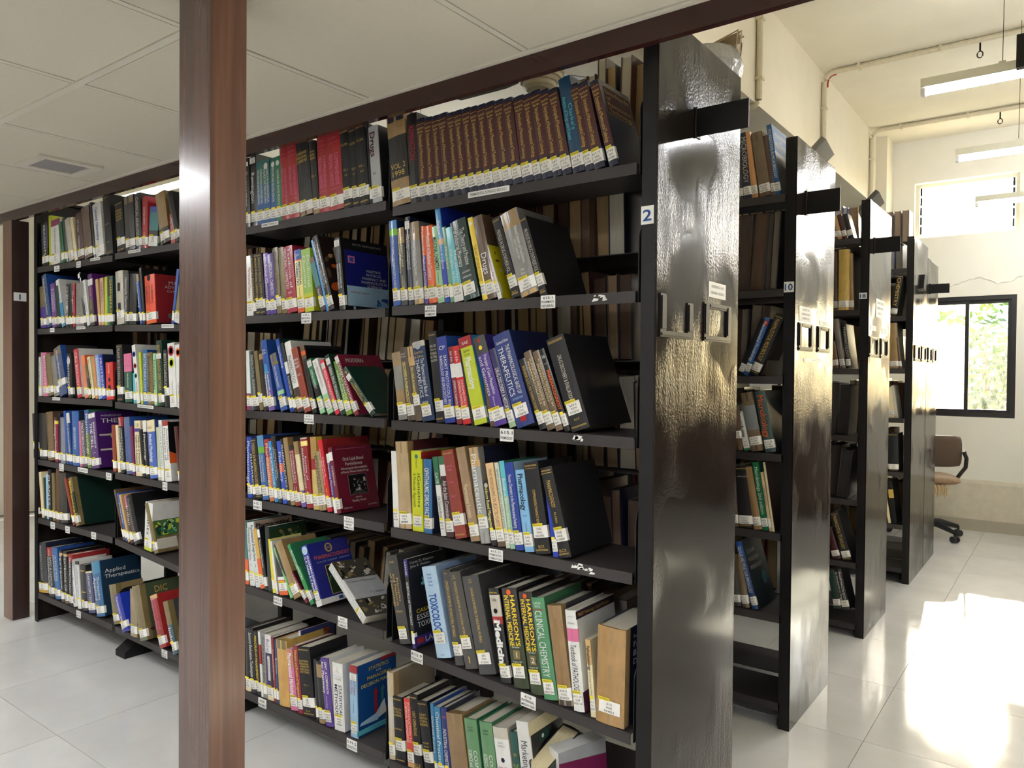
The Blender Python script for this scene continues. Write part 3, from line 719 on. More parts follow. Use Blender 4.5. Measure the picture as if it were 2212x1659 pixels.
def row(where, org, sc, zf, xr_, y0, items, dmax=.255, front=True):
    """where: (bay words, shelf word, anchor words, direction), org/sc: photo crop the measures were read in"""
    bayw, shw, anch, rev, grp = where
    out = []
    for it in items:
        xb, xr, xt, yt, kc, title, tc = it[:7]; kw = it[7] if len(it) > 7 else {}
        kind, col = kc[0], kc[1]
        Y = y0 + kw.get('y', 0)
        zoff = kw.get('dz', 0)
        z_ = lambda x: zf(x) + zoff
        X0 = find_x(org[0] + sc * xb, Y, z_, *xr_); X1 = find_x(org[0] + sc * xr, Y, z_, *xr_)
        T = on(1, Y, org[0] + sc * xt, org[1] + sc * yt)
        zb = z_(X0); dx, dz = T.x - X0, T.z - zb
        h = math.hypot(dx, dz); th = math.atan2(dx, dz); t = max((X1 - X0) * max(math.cos(th), .5), .004)
        if h > .36: h = .36
        d = min(kw.get('d', .72 * h), dmax)
        cc = kw.get('c', 'H' if kind == 'k' else col)
        BOOKS.append(dict(x=X0, y=Y, z=zb, th=th, t=t, h=h, d=d, kind=kind, col=col, cc=cc, title=title, tc=tc, kw=kw, px=sc * (xr - xb), area=t * h / (Vector((X0, Y, zb)) - CAM).length ** 2, grp=grp))
        out.append(BOOKS[-1])
    n = len(out)
    for i, b in enumerate(out):
        k = n - 1 - i if rev else i
        nm = PAL[b['col']][0] if isinstance(b['col'], str) else b['kw'].get('cn', 'patterned')
        kind = KINDW[b['kind']]
        if b['kw'].get('name'): lead = b['kw']['name']
        elif b['kind'] == 'k': lead = ('brown paper' if b['col'] == 'f' else nm) + ' ' + kind
        elif b['title'] and b['px'] > 9 and b['tc'] in PAL: lead = '%s %s with %s lettering' % (nm, kind, PAL[b['tc']][0])
        else: lead = nm + ' ' + kind
        b['lead'] = lead; b['pos'] = (ORD[k], anch, shw, bayw)
    for b in out:
        same = sum(1 for q in out if q['lead'] == b['lead']) > 1; o_, a_, s_, w_ = b['pos']
        b['label'] = '%s, %s shelf, %s' % (b['lead'], s_, w_) if not same else '%s, %s from %s, %s shelf, %s' % (b['lead'], o_, a_, s_, w_)
        if len(b['label'].replace('-', ' ').split()) > 16: print('LONG', b['label'])
def zline(b, k):
    (x0, x1), (a, c) = EDG[b], Z2[(b, k)]
    return lambda x: a + (c - a) * (x - x0) / (x1 - x0)
WHERE = {0: ('end bay', 'the end panel', True), 1: ('second bay', 'the pillar', False), 2: ('third bay', 'the pillar', True), 3: ('far bay', 'the far end', False)}
def R2(b, k, org, sc, items):
    w = WHERE[b]
    row((w[0], SHELFW[k - 1] if k < 6 else 'bottom', w[1], w[2], 'books on the %s shelf of the %s' % (SHELFW[k - 1] if k < 6 else 'bottom', w[0])), org, sc, zline(b, k), EDG[b], .004, items)
def RX(n, y, z, org, sc, items, k, wd):
    row((wd, SHELFW[k - 1], 'its end panel', True, 'books at the end of ' + wd), org, sc, lambda x: z, (-.9, -.03), y, items)
ENC = 'Encyclopedia of Pharmaceutical Technology'
def enc(xb, xr, xt, yt, **k):
    k = dict(dict(c='n', b=((.24, .955, 'm'),), tz=(.27, .80), ex=(('Swarbrick', 'h', .86, .90, 'd', .8), ('Boylan', 'h', .82, .855, 'd', .6), ('', 'r', .925, .93, 'd', .9), ('Volume', 'h', .215, .235, 'd', .5)), name='navy encyclopedia volume with maroon spine panel'), **k)
    return (xb, xr, xt, yt, 'hn', ENC, 'd', k)
TEAL = dict(b=((.42, .62, (56, 104, 132)), (0, .42, (44, 92, 146)), (.62, 1, (56, 112, 108))), cn='teal blue', tz=(.32, .86))
CMC = dict(tz=(.30, .70), ex=(('Comprehensive', 'h', .88, .91, 'p', .6), ('', 'r', .83, .834, 'p', .7), ('', 'r', .26, .264, 'p', .7), ('', 'r', .95, .953, 'p', .7)))
BCP = lambda *q: dict(ex=tuple((s, 'h', a, b, 'd', w) for s, a, b, w in q) + (('B.C.P.', 'h', .03, .06, 'd', .5),), lz=.03)
# ---------- top shelf
R2(0, 1, (830, 150), .25769, [
 (65, 215, 10, 390, 'kf', '=VOL. 2/1998', 'd', dict(b=((.28, .74, 'k'), (.90, .97, 'n')), tz=(.30, .46), c='k', name='taped tan book with a black window in its spine')),
 (215, 298, 180, 385, 'hk', 'REMINGTON', 'c', dict(tz=(.48, .86), name='thick black book with red spine lettering')),
 enc(300, 372, 260, 425), enc(372, 435, 325, 415), enc(436, 498, 388, 400), enc(499, 576, 440, 385), enc(577, 639, 518, 375), enc(640, 706, 575, 358), enc(708, 778, 640, 340), enc(780, 842, 705, 325), enc(843, 912, 768, 310),
 enc(915, 992, 835, 290), enc(994, 1072, 910, 275), enc(1074, 1152, 985, 260), enc(1155, 1246, 1070, 245), enc(1250, 1314, 1150, 225), enc(1318, 1410, 1210, 200), enc(1412, 1490, 1290, 190), enc(1493, 1572, 1365, 180),
 (1578, 1680, 1450, 90, 'hn', "Analysis of Drugs and Poisons;Clarke's", 'q', dict(b=((.12, 1, (24, 66, 96)),), c=(30, 62, 86), tz=(.35, .8), name='tall dark teal book standing out above the maroon set')),
 enc(1685, 1757, 1545, 140), enc(1760, 1852, 1610, 130),
 enc(1885, 1960, 1715, 110, art=[('rect', .12, .96, .62, .94, 'm'), ('rect', .12, .96, .945, .950, 'd'), ('rect', .12, .96, .612, .617, 'd')] + [('text', s, .16, .885 - .075 * i, .74, .055, 'd', 'l') for i, s in enumerate(('Encyclopedia', 'of', 'Pharmaceutical', 'Technology'))], name='navy encyclopedia volume with its maroon cover panel showing')])
R2(1, 1, (530, 150), .211, [
 (-12, 42, -25, 920, 'hk', 'Remington', 'z', dict(tz=(.3, .8), tlab=(.88, .94))), (55, 115, 40, 880, 'hk', 'Remington', 'w', dict(tz=(.32, .74), tlab=(.87, .95), ex=(('The Science and Practice', 'v', .4, .68, 'w', .12),))),
 (117, 189, 97, 950, 'p' + 't', 'MEDICINES AND RELATED SUBSTANCES;INTERNATIONAL NONPROPRIETARY', 'w', dict(TEAL, ex=(('', 'o', .14, .2, 'p', .5),))), (190, 257, 163, 935, 'pt', 'INDEX OF MEDICINES;NAMES FOR PHARMACEUTICAL', 'w', dict(TEAL, ex=(('', 'o', .08, .14, 'p', .5), ('', 'o', .87, .93, 'w', .6)))),
 (258, 314, 242, 915, 'pb', 'MEDICINES AND RELATED SCIENCES', 'w', dict(TEAL, ex=(('', 'o', .1, .16, 'p', .5), ('', 'o', .87, .93, 'w', .6)))), (315, 374, 288, 900, 'pg', 'VACCINES AND RELATED PRODUCTS', 'w', dict(tz=(.25, .8), ex=(('', 'o', .12, .18, 'o', .5), ('', 'o', .87, .93, 'w', .6)))),
 (376, 450, 342, 805, 'hr', 'MEDICINAL CHEMISTRY;COMPREHENSIVE', 'p', CMC), (451, 550, 415, 775, 'hr', 'MEDICINAL CHEMISTRY;COMPREHENSIVE', 'p', CMC),
 (555, 690, 495, 765, 'kk', '=COMPREHENSIVE/MEDICINAL/CHEMISTRY', 'd', dict(tz=(.70, .86), b=((0, .16, 'f'),), c='k', name='black cloth volume with tan paper taped round its foot')),
 (691, 755, 640, 750, 'kk', '=COMPREHENSIVE/MEDICINAL/CHEMISTRY', 'd', dict(tz=(.74, .88), b=((0, .1, 'f'),), ex=(('VOL. 4', 'h', .5, .54, 'd', .7),), c='k')),
 (757, 862, 718, 670, 'hr', 'MEDICINAL CHEMISTRY;COMPREHENSIVE', 'p', CMC), (864, 1000, 820, 640, 'hr', 'MEDICINAL CHEMISTRY;COMPREHENSIVE', 'p', CMC),
 (1002, 1095, 955, 630, 'ck', '', 'd', BCP(('FUCSIN', .78, .82, .7), ('VOL. 2', .46, .5, .5), ('F-J', .40, .43, .3))), (1097, 1165, 1048, 615, 'ck', '', 'd', BCP(('FUCSIN', .78, .82, .8), ('VOL. 4', .46, .5, .6), ('Q-Z', .40, .43, .3))),
 (1167, 1266, 1110, 580, 'ck', '', 'd', BCP(('FUCSIN', .78, .82, .7), ('VOL. 1', .46, .5, .6), ('A-E', .40, .43, .4))), (1268, 1294, 1225, 565, 'ck', '', 'd', {}),
 (1297, 1392, 1245, 600, 'hS', 'Drugs', 'm', dict(tz=(.60, .92), c='k', bold=.02, ex=(('Therapeutic', 'v', .68, .9, 'm', .14), ('2', 'v', .36, .40, 'H', .3)), name='silver book with large maroon lettering'))])
R2(2, 1, (0, 380), .21097, [
 (1195, 1275, 1165, 290, 'ck', '=TEXTBOOK/OF PRACTICAL/ORGANIC/CHEMISTRY', 'd', dict(tz=(.62, .86), lz=.03)), (1280, 1380, 1255, 225, 'kk', '', 'd', dict(b=((.86, 1, 'A'),), c='k', name='black book with its head taped in olive paper')), (1385, 1446, 1365, 190, 'hk', 'CHEMICAL ANALYSIS', 'z', {}),
 (1448, 1503, 1447, 220, 'hr', 'ANALYTICAL CHEMISTRY', 'w', dict(c=(205, 40, 70), tz=(.45, .8), ex=(('3', 'h', .25, .32, 'w', .4),))), (1508, 1600, 1530, 330, 'pt', '', 'w', dict(b=((0, .1, 'w'), (.1, .4, 'k'), (.85, 1, 'b')))),
 (1640, 1735, 1580, 200, 'kf', '', 'w', dict(b=((0, .3, 'k'),), c='k')), (1742, 1788, 1725, 390, 'pr', 'CHEMISTRY', 'w', {}), (1800, 1850, 1700, 190, 'hk', '', 'w', {})])
R2(3, 1, (0, 380), .21097, [
 (425, 490, 410, 490, 'pk', 'REAGENTS', 'w', dict(b=((.4, .9, (60, 58, 84)),))), (497, 519, 488, 410, 'pl', 'Chemistry', 'k', dict(d=.17)), (520, 606, 508, 465, 'pw', 'CALCULATIONS OF CHEMISTRY', 'k', dict(b=((.86, 1, 'v'),), d=.17)), (627, 660, 585, 490, 'pg', 'Chemistry', 'k', {}), (663, 692, 625, 440, 'hG', '', 'w', {}),
 (700, 752, 650, 460, 'kz', '', 'w', dict(cn='bone')), (757, 787, 705, 440, 'ke', '', 'k', {}), (792, 856, 760, 400, 'hm', 'Fundamentals of', 'w', dict(tz=(.1, .5), ex=(('S.C. Gupta', 'v', .6, .85, 'w', .3),))), (862, 942, 820, 340, 'kx', '', 'w', dict(c='x')),
 (950, 972, 905, 280, 'hk', '', 'w', {}), (978, 1062, 935, 305, 'kw', 'General Chemistry', 'b', dict(tz=(.3, .92), c='w', bold=.02, ex=(('Third Edition', 'v', .3, .6, 'h', .2),))), (1082, 1152, 1040, 220, 'ck', '', 'd', dict(lab=0, ex=(('CHEMISTRY', 'h', .5, .53, 'd', .6), ('VOL. I', 'h', .2, .23, 'd', .5))))])
# ---------- second shelf
R2(0, 2, (830, 430), .25769, [
 (70, 132, 30, 190, 'hb', 'PHYSICAL PHARMACY AND PHARMACEUTICAL SCIENCES', 'w', dict(b=((.82, .90, (120, 190, 60)), (.9, 1, (84, 140, 196))), c=(30, 44, 80), tz=(.2, .80))),
 (138, 192, 100, 250, 'kH', 'Pharmaceutical Chemistry;Medicinal and', 'Y', dict(b=((.80, 1, 'f'),), tz=(.42, .95), ex=(('Harkishan Singh', 'v', .2, .38, 'Y', .25),))), (200, 242, 165, 155, 'hn', 'Drug Design and Drug Action;The Organic Chemistry of', 'w', dict(tlab=(.86, .95), tz=(.4, .8))),
 (248, 327, 200, 205, 'kh', 'Medicinal Chemistry and Drug Discovery', 'w', dict(b=((.78, 1, 'f'), (0, .08, 'a')), c='h', tz=(.35, .78), ex=(('Fifth', 'v', .22, .28, 'w', .3),))),
 (336, 368, 298, 232, 'hu', 'Fundamentals of Medicinal Chemistry', 'w', dict(b=((.62, 1, 'o'),), tz=(.2, .95))), (371, 442, 325, 235, 'ho', 'Textbook of Medicinal Chemistry', 'w', dict(tz=(.3, .9))), (445, 500, 378, 240, 'pM', 'MEDICINAL CHEMISTRY', 'k', dict(tz=(.42, .86), bold=.015, ex=(('An Introduction', 'v', .25, .40, 'k', .22),))),
 (504, 545, 415, 70, 'ps', 'Medicinal Chemistry at a glance', 'w', dict(c='B', tz=(.35, .85), b=((.60, .66, (226, 170, 110)), (0, .42, 'B')))), (549, 580, 475, 240, 'pg', 'Pharmacy', 'w', dict(b=((0, 1, (110, 160, 130)),))), (582, 660, 508, 245, 'pq', 'Principles of Drug;Metabolism', 'w', dict(b=((0, .14, 'w'),), tz=(.2, .7), tc2=1)),
 (666, 800, 545, 205, 'kG', 'of Industrial Pharmacy;The Theory and Practice', 'w', dict(c='G', tz=(.42, .88), ex=(('LACHMAN', 'h', .33, .36, 'w', .5), ('LIEBERMAN', 'h', .27, .30, 'w', .55), ('KANIG', 'h', .21, .24, 'w', .4)), tapec='G', name='worn dark green book with white lettering and torn corners', lw=1)),
 (820, 862, 690, 165, 'hy', 'THE ART OF DRUG SYNTHESIS', 'x', dict(tz=(.2, .66), ex=(('', 'o', .9, .95, 'w', .6),))), (864, 945, 735, 160, 'kx', 'Drugs', 'w', dict(c='x', tz=(.3, .55))),
 (950, 985, 770, 190, 'pw', 'Synthesis of Drugs: A Synthon Approach', 'r', dict(c=(226, 214, 30), tz=(.2, .80), art=[('rect', .05, .96, .82, .9, 'y'), ('text', 'SYNTHESIS', .1, .90, .8, .07, 'K', 'l'), ('blobs', 14, (.1, .9, .3, .6), .012, ['A', 'l', 'x'], 4), ('disc', .2, .36, .006, 'w'), ('disc', .3, .44, .005, 'w')], name='white spined book with a bright yellow cover')),
 (1068, 1140, 895, 175, 'ck', 'PROFILES IN DRUG SYNTHESIS VOL. 2', 'z', dict(tz=(.28, .84), lz=.03, ex=(('B.C.P.', 'h', .05, .08, 'd', .5),))),
 (1146, 1300, 965, 140, 'kh', ';Medicinal Chemistry and Drug Discovery', 'w', dict(b=((.80, 1, 'f'), (0, .05, 'a')), c='h', tz=(.36, .80), ex=(('Volume 5: Therapeutic Agents', 'v', .42, .66, 'w', .13), ('Fifth', 'h', .28, .31, 'w', .2), ('Edition', 'h', .24, .27, 'w', .28)), name='thick grey book with a tan taped head', lw=0)),
 (1306, 1366, 1125, 165, 'ck', 'PROFILES IN DRUG SYNTHESIS VOL. 1', 'z', dict(tz=(.28, .84), d=.225, lz=.03, ex=(('B.C.P.', 'h', .05, .08, 'd', .5),), name='black cloth volume whose broad black cover faces the gap'))])
R2(1, 2, (520, 420), .16882, [
 (65, 150, 60, 790, 'pw', 'Pharmaceutical Chemistry', 'r', dict(tz=(.3, .8), ex=(('', 'r', .12, .18, 'm', .8),))), (152, 190, 108, 772, 'ck', 'PHYSICAL PHARMACY', 'd', {}), (192, 247, 150, 768, 'ck', 'PRINCIPLES OF MEDICINAL CHEMISTRY VOL. II', 'd', dict(lz=.025)), (249, 312, 192, 765, 'ck', 'PRINCIPLES OF MEDICINAL CHEMISTRY VOL. I', 'd', dict(lz=.025)),
 (318, 372, 275, 760, 'pu', 'Medicinal Chemistry', 'w', dict(b=((.5, 1, (130, 96, 180)),))), (375, 450, 325, 770, 'pu', 'MEDICINAL CHEMISTRY', 'w', dict(tz=(.3, .85))), (455, 514, 398, 690, 'kA', 'Medicinal Chemistry', 'H', dict(lz=.03)), (519, 587, 470, 690, 'kA', '', 'w', {}),
 (590, 715, 520, 690, 'hc', 'MEDICINAL CHEMISTRY;Textbook of', 'w', dict(tz=(.36, .97), ex=(('VOLUME II', 'h', .28, .32, 'w', .4),))),
 (722, 808, 668, 720, 'pY', 'CHEMISTRY;MEDICINAL', 'b', dict(b=((.84, 1, 'b'), (.82, .84, 'o'), (0, .10, 'o')), tz=(.42, .80), bold=.03, ex=(('5th', 'h', .89, .94, 'w', .5), ('Ashutosh Kar', 'v', .22, .4, 'k', .2)))), (815, 930, 757, 715, 'pl', 'Chemistry;Medicinal', 'w', dict(b=((.3, 1, (150, 190, 84)),), tz=(.38, .9), c='l')),
 (1018, 1084, 860, 830, 'px', 'Pharmaceutical', 'w', dict(b=((.45, .9, 't'), (0, .45, (70, 58, 66))), tz=(.2, .4))), (1092, 1118, 885, 595, 'ps', '', 'w', dict(lab=0)),
 (1120, 1198, 900, 560, 'hk', 'MEDICINAL CHEMISTRY;THE PRACTICE OF', 'w', dict(tz=(.30, .93), art=[('rect', .02, .98, .02, .98, (40, 28, 24)), ('blobs', 26, (.05, .95, .05, .75), .02, ['o', 'R', 'x', 'a'], 8), ('rect', .3, .9, .55, .85, 'z')], name='black book with orange cells pictured on its cover')),
 (1256, 1330, 1185, 570, 'hk', 'PHARMACEUTICAL SCIENCES;MARTIN PHYSICAL PHARMACY AND', 'w', dict(tz=(.30, .64), tlab=(.88, .97), d=.225, art=[('rect', .08, .97, .06, .84, 'i'), ('rect', .08, .97, .34, .84, (24, 32, 120)), ('text', 'SOUTH ASIAN EDITION', .55, .93, .6, .028, 'z'), ('rect', .14, .28, .66, .76, 'p'), ('rect', .17, .25, .68, .74, 'b')] + [('text', s, .66, .575 - .055 * i, w, .038, 'w') for i, (s, w) in enumerate((("MARTIN'S", .3), ('PHYSICAL', .32), ('PHARMACY AND', .5), ('PHARMACEUTICAL', .55), ('SCIENCES', .32)))] + [('text', 'PATRICK J. SINKO', .34, .25, .36, .024, 'c'), ('blobs', 10, (.62, .95, .08, .2), .012, ['s', 'b'], 2), ('disc', .2, .03, .006, 'i')], name='black book with a blue and pale grey cover'))])
R2(2, 2, (0, 380), .21097, [
 (1190, 1265, 1172, 985, 'kz', '', 'w', dict(ex=(('', 'r', .62, .78, 'K', .35), ('', 'r', .2, .4, 'n', .35)), name='tan taped book with dark patches in its spine', lz=.03)), (1270, 1310, 1270, 1010, 'hk', 'Heterocyclic Chemistry II', 'w', {}), (1313, 1385, 1322, 1010, 'hk', '', 'w', {}), (1425, 1452, 1380, 1015, 'kb', 'Chemistry', 'w', dict(b=((.85, 1, 'f'),))),
 (1457, 1482, 1412, 950, 'hk', '', 'w', {}), (1492, 1592, 1470, 1030, 'ho', "CHEMISTRY;ADVANCED ORGANIC;MARCH'S", 'k', dict(b=((.1, .16, 'K'), (.17, 1, (232, 84, 52))), tz=(.40, .78), c='r', d=.2, ex=(('', 'o', .92, .97, 'K', .35),), art=[('text', 'MARCH', .6, .84, .5, .07, 'w'), ('text', 'ADVANCED', .55, .75, .6, .06, 'w'), ('text', 'CHEMISTRY', .6, .66, .6, .05, 'w'), ('rect', .3, .7, .1, .2, 'h')], name='bright orange red book with black lettering')),
 (1745, 1768, 1800, 960, 'pb', '', 'w', {}), (1772, 1835, 1820, 1140, 'pA', '', 'w', dict(b=((0, .2, 'w'),)))])
R2(3, 2, (0, 380), .21097, [
 (410, 470, 395, 1140, 'kA', '', 'w', dict(b=((0, .5, 'u'),))), (480, 528, 415, 1035, 'hb', 'Modern Physical Organic Chemistry', 'w', dict(b=((0, 1, (54, 78, 120)),))), (530, 575, 505, 1110, 'pu', 'CHEMISTRY;ORGANIC', 'w', dict(b=((0, 1, (112, 62, 140)),), tz=(.35, .8), ex=(('6th', 'h', .82, .9, 'w', .6),))), (580, 624, 548, 1140, 'hG', '', 'w', {}),
 (628, 662, 560, 1080, 'pw', 'ORGANIC CHEMISTRY', 's', dict(c='w', b=((0, .5, (70, 150, 190)),), tz=(.25, .75), bold=.02)), (668, 702, 668, 1110, 'hk', 'CHEMISTRY', 'w', dict(ex=(('', 'o', .4, .5, 'w', .6),))), (705, 734, 700, 1105, 'hk', '', 'w', {}), (738, 764, 727, 1105, 'hr', 'Organic', 'w', {}),
 (770, 850, 770, 1100, 'kh', '', 'w', {}), (858, 880, 790, 1000, 'hk', '', 'w', dict(tlab=(.9, .98))), (884, 915, 830, 1080, 'pw', 'Organic Chemistry', 'h', dict(tz=(.3, .9))), (918, 962, 885, 1015, 'pP', 'ORGANIC CHEMISTRY', 'd', dict(b=((0, .5, 'H'), (.78, .9, 'w')), tz=(.3, .76))),
 (1003, 1028, 965, 1065, 'pa', '', 'w', {}), (1031, 1063, 1012, 1050, 'pa', 'KINETICS', 'u', dict(tz=(.5, .9), b=((0, 1, (206, 166, 130)),))), (1065, 1091, 1062, 1035, 'pl', '', 'w', {}), (1092, 1118, 1088, 1030, 'pG', '', 'w', dict(b=((0, .6, 'g'),))), (1120, 1152, 1112, 1030, 'hG', 'CHEMISTRY', 'y', {})])
# ---------- third shelf
R2(0, 3, (830, 690), .25769, [
 (115, 186, 55, 285, 'kh', '', 'w', dict(b=((.8, 1, 'f'), (.2, .44, 'f')), c='x', name='battered grey book patched with tan paper')), (192, 252, 120, 245, 'hx', 'DISCOVERIES IN PHARMACOLOGY', 'Y', dict(tz=(.25, .80), b=((0, 1, (88, 76, 66)),), ex=(('edited by', 'h', .9, .93, 'z', .6), ('Parnham', 'h', .86, .89, 'z', .7)))), (257, 312, 180, 235, 'kx', 'DISCOVERIES IN PHARMACOLOGY', 'Y', dict(b=((.74, 1, 'a'), (0, .74, (88, 76, 66))), tz=(.28, .72), lz=.05)),
 (316, 420, 225, 200, 'hb', 'THERAPEUTICS;The Pharmacological Basis of', 'w', dict(b=((0, 1, (24, 52, 94)), (.93, 1, 'z')), c='k', tz=(.30, .78), ex=(('Goodman', 'h', .84, .89, 'd', .7), ('& Gilman', 'h', .79, .83, 'd', .7), ('', 'o', .91, .99, 'S', .5), ('BRUNTON', 'h', .22, .25, 'w', .45)), name='dark blue book with a disc pictured on its spine', lw=1)),
 (432, 500, 360, 110, 'ck', '=USE OF/PHARMACOLOGICAL/TECHNIQUES/IN THE/EVALUATION', 'z', dict(tz=(.66, .86), lz=.035)), (504, 590, 425, 155, 'pb', 'PHARMACOLOGY AND DRUG DISCOVERY;SHORT PROTOCOLS IN', 'w', dict(b=((0, 1, (44, 62, 150)),), tz=(.22, .78), ex=(('CP', 'h', .84, .9, 'w', .6),))),
 (604, 648, 525, 235, 'pm', 'EXPERIMENTAL PHARMACOLOGY', 'w', dict(b=((0, 1, (132, 36, 54)), (.60, .78, 'w')), tz=(.2, .56), ex=(('5th Edn', 'v', .80, .94, 'w', .4),))), (656, 722, 555, 235, 'pr', 'EXPERIMENTAL PHARMACOLOGY;FUNDAMENTALS OF', 'w', dict(b=((0, 1, (206, 40, 44)), (.60, .78, 'w')), tz=(.2, .56), ex=(('6th Edn', 'v', .80, .94, 'w', .3),))), (726, 746, 615, 260, 'hk', '', 'w', dict(lab=0)),
 (752, 862, 610, 165, 'pl', 'Pharmacology', 'w', dict(b=((.88, 1, 'r'),), tz=(.40, .76), bold=.03, ex=(('SAE', 'h', .91, .95, 'w', .5), ('Lippincott', 'h', .82, .86, 'k', .5), ('Illustrated Reviews', 'h', .78, .81, 'k', .5)), name='lime green book with a red head band', c='s')), (884, 922, 800, 350, 'kx', '', 'w', {}),
 (925, 1032, 735, 165, 'hu', 'and Genomics;Principles of Gene Manipulation', 'w', dict(b=((.80, 1, 'H'),), tz=(.34, .78), ex=(('', 'o', .84, .9, 'y', .3), ('', 'o', .93, .97, 'r', .25), ('Primrose', 'v', .14, .32, 'w', .14)), c=(58, 46, 130))), (1046, 1105, 870, 260, 'hn', 'DRUG DISCOVERY A HISTORY', 'w', dict(b=((0, 1, (52, 52, 98)), (0, .16, (160, 190, 150))), tz=(.22, .75))),
 (1112, 1272, 900, 150, 'hb', 'THERAPEUTICS;THE PHARMACOLOGICAL BASIS OF', 'w', dict(b=((0, 1, (46, 62, 124)),), c=(30, 40, 84), tz=(.33, .86), ex=(('Goodman & Gilman', 'h', .89, .93, 'w', .7), ('13TH EDITION', 'h', .28, .31, 'i', .6), ('BRUNTON', 'h', .20, .23, 'w', .4), ('', 'r', .05, .11, 'r', .35)), lz=.03, lw=1, name='thick blue book with huge white capitals on its spine')),
 (1300, 1360, 1120, 345, 'hk', 'BIOPHARMACEUTICS AND PHARMACOKINETICS', 'd', dict(tz=(.24, .90))), (1364, 1434, 1160, 285, 'hx', 'PHARMACOLOGY;SCREENING METHODS IN', 'e', dict(b=((0, 1, (112, 94, 72)),), tz=(.30, .90))), (1438, 1500, 1235, 280, 'hx', 'PHARMACOLOGY;SCREENING METHODS IN', 'e', dict(b=((0, 1, (112, 94, 72)),), tz=(.30, .90))),
 (1512, 1560, 1290, 260, 'hk', 'PHARMACOGNOSY', 'o', dict(tz=(.26, .74), bold=.02, ex=(('SAE', 'h', .88, .93, 'w', .6), ('Tyler Brady Robbers', 'h', .80, .84, 'w', .7)))),
 (1568, 1735, 1350, 180, 'ck', 'DRUG DISCOVERY & EVALUATION', 'z', dict(tz=(.32, .80), st=1.2, lz=.045, d=.24, lw=1, ex=(('B.C.P.', 'h', .10, .13, 'd', .3), ('', 'r', .945, .948, 'd', .8)), name='very thick black cloth volume with scuffed edges'))])
R2(1, 3, (520, 690), .15371, [
 (72, 132, 62, 440, 'pw', '', 'w', dict(b=((0, .28, 'v'),))), (140, 166, 95, 450, 'pt', '', 'w', {}), (170, 246, 110, 455, 'hk', 'PHARMACEUTICAL ENGINEERING', 'z', {}), (256, 310, 162, 455, 'kA', '', 'w', dict(lz=.03)), (315, 380, 240, 495, 'hk', '', 'w', dict(b=((.9, 1, 'f'),))),
 (386, 468, 265, 310, 'hb', 'Pharmaceutics;Textbook of', 'w', dict(b=((0, .30, (112, 84, 160)), (.3, .62, (66, 92, 160))), tz=(.2, .55), bold=.02, ex=(('', 'r', .52, .66, 's', .5), ('Julian', 'h', .84, .88, 'w', .6), ('Smith', 'h', .80, .84, 'w', .6)))),
 (556, 652, 395, 510, 'kb', 'PRACTICAL DIAGNOSTIC', 'w', dict(b=((.80, 1, 'A'), (.28, .35, 'M')), tz=(.4, .78))), (690, 738, 475, 290, 'pB', 'Clinical Pharmacology', 'w', dict(c='G', tz=(.6, .9), b=((0, 1, (28, 72, 168)),))), (742, 786, 540, 345, 'hk', 'TOXICOLOGY', 'w', dict(b=((.55, .72, 'w'),), tz=(.25, .52))),
 (790, 880, 600, 340, 'hw', 'PHARMACOLOGY', 'H', dict(b=((0, .34, (66, 50, 44)), (.05, .20, 'o')), tz=(.4, .80), ex=(('I.E.', 'h', .15, .19, 'K', .5),), name='white book with a brown foot and orange tag')), (888, 985, 690, 430, 'hR', '=TEXTBOOK/OF MEDICAL/SURGERY', 'w', dict(tz=(.68, .84), ex=(('1st VOL', 'h', .56, .6, 'w', .5),))),
 (1000, 1062, 815, 390, 'hk', '', 'w', dict(b=((.8, 1, 'x'), (.86, .92, 'o')), art=[('rect', .05, .9, .05, .95, 'K')])), (1108, 1180, 910, 580, 'pg', 'HOSPITAL PHARMACY', 'w', dict(b=((0, .3, 'M'), (.3, .5, 'k')), tz=(.45, .8), tlab=(.86, .97))), (1215, 1302, 990, 590, 'pw', 'MEDICAL PHARMACEUTICS-I', 'v', dict(b=((0, .35, 'M'),), tz=(.48, .86), tlab=(.87, .96))),
 (1325, 1386, 1100, 595, 'pr', 'MEDICAL PHARMACEUTICS-II', 'w', dict(b=((0, 1, (220, 44, 74)),), tz=(.2, .82), tlab=(.84, .95))), (1400, 1468, 1165, 520, 'pG', 'HERBAL DRUG TECHNOLOGY', 'w', dict(b=((0, .9, (44, 66, 58)),), tz=(.2, .8), tlab=(.84, .94))), (1478, 1560, 1290, 600, 'pl', 'PHARMACEUTICS-I;E. M. RANTA', 'w', dict(b=((0, .4, (120, 160, 60)), (.4, 1, (100, 140, 60))), tz=(.2, .82))),
 (1596, 1660, 1300, 530, 'pm', 'MODERN TEXTBOOK', 'w', dict(b=((0, 1, (128, 34, 58)),), c=(128, 34, 58), tlab=(.88, .98), d=.2, art=[('text', 'MODERN', .35, .9, .4, .07, 'w')], name='maroon paperback behind the tilted dark green book')),
 (1830, 1925, 1415, 725, 'hG', 'PHARMACOLOGY;MEDICAL', 'd', dict(b=((0, 1, (20, 58, 48)),), tz=(.32, .70), ex=(('9', 'h', .87, .95, 'd', .5), ('', 'r', .745, .75, 'd', .8), ('', 'r', .285, .29, 'd', .8)), tlab=(.76, .86), d=.17, name='dark green book tilted steeply onto its neighbour'))])
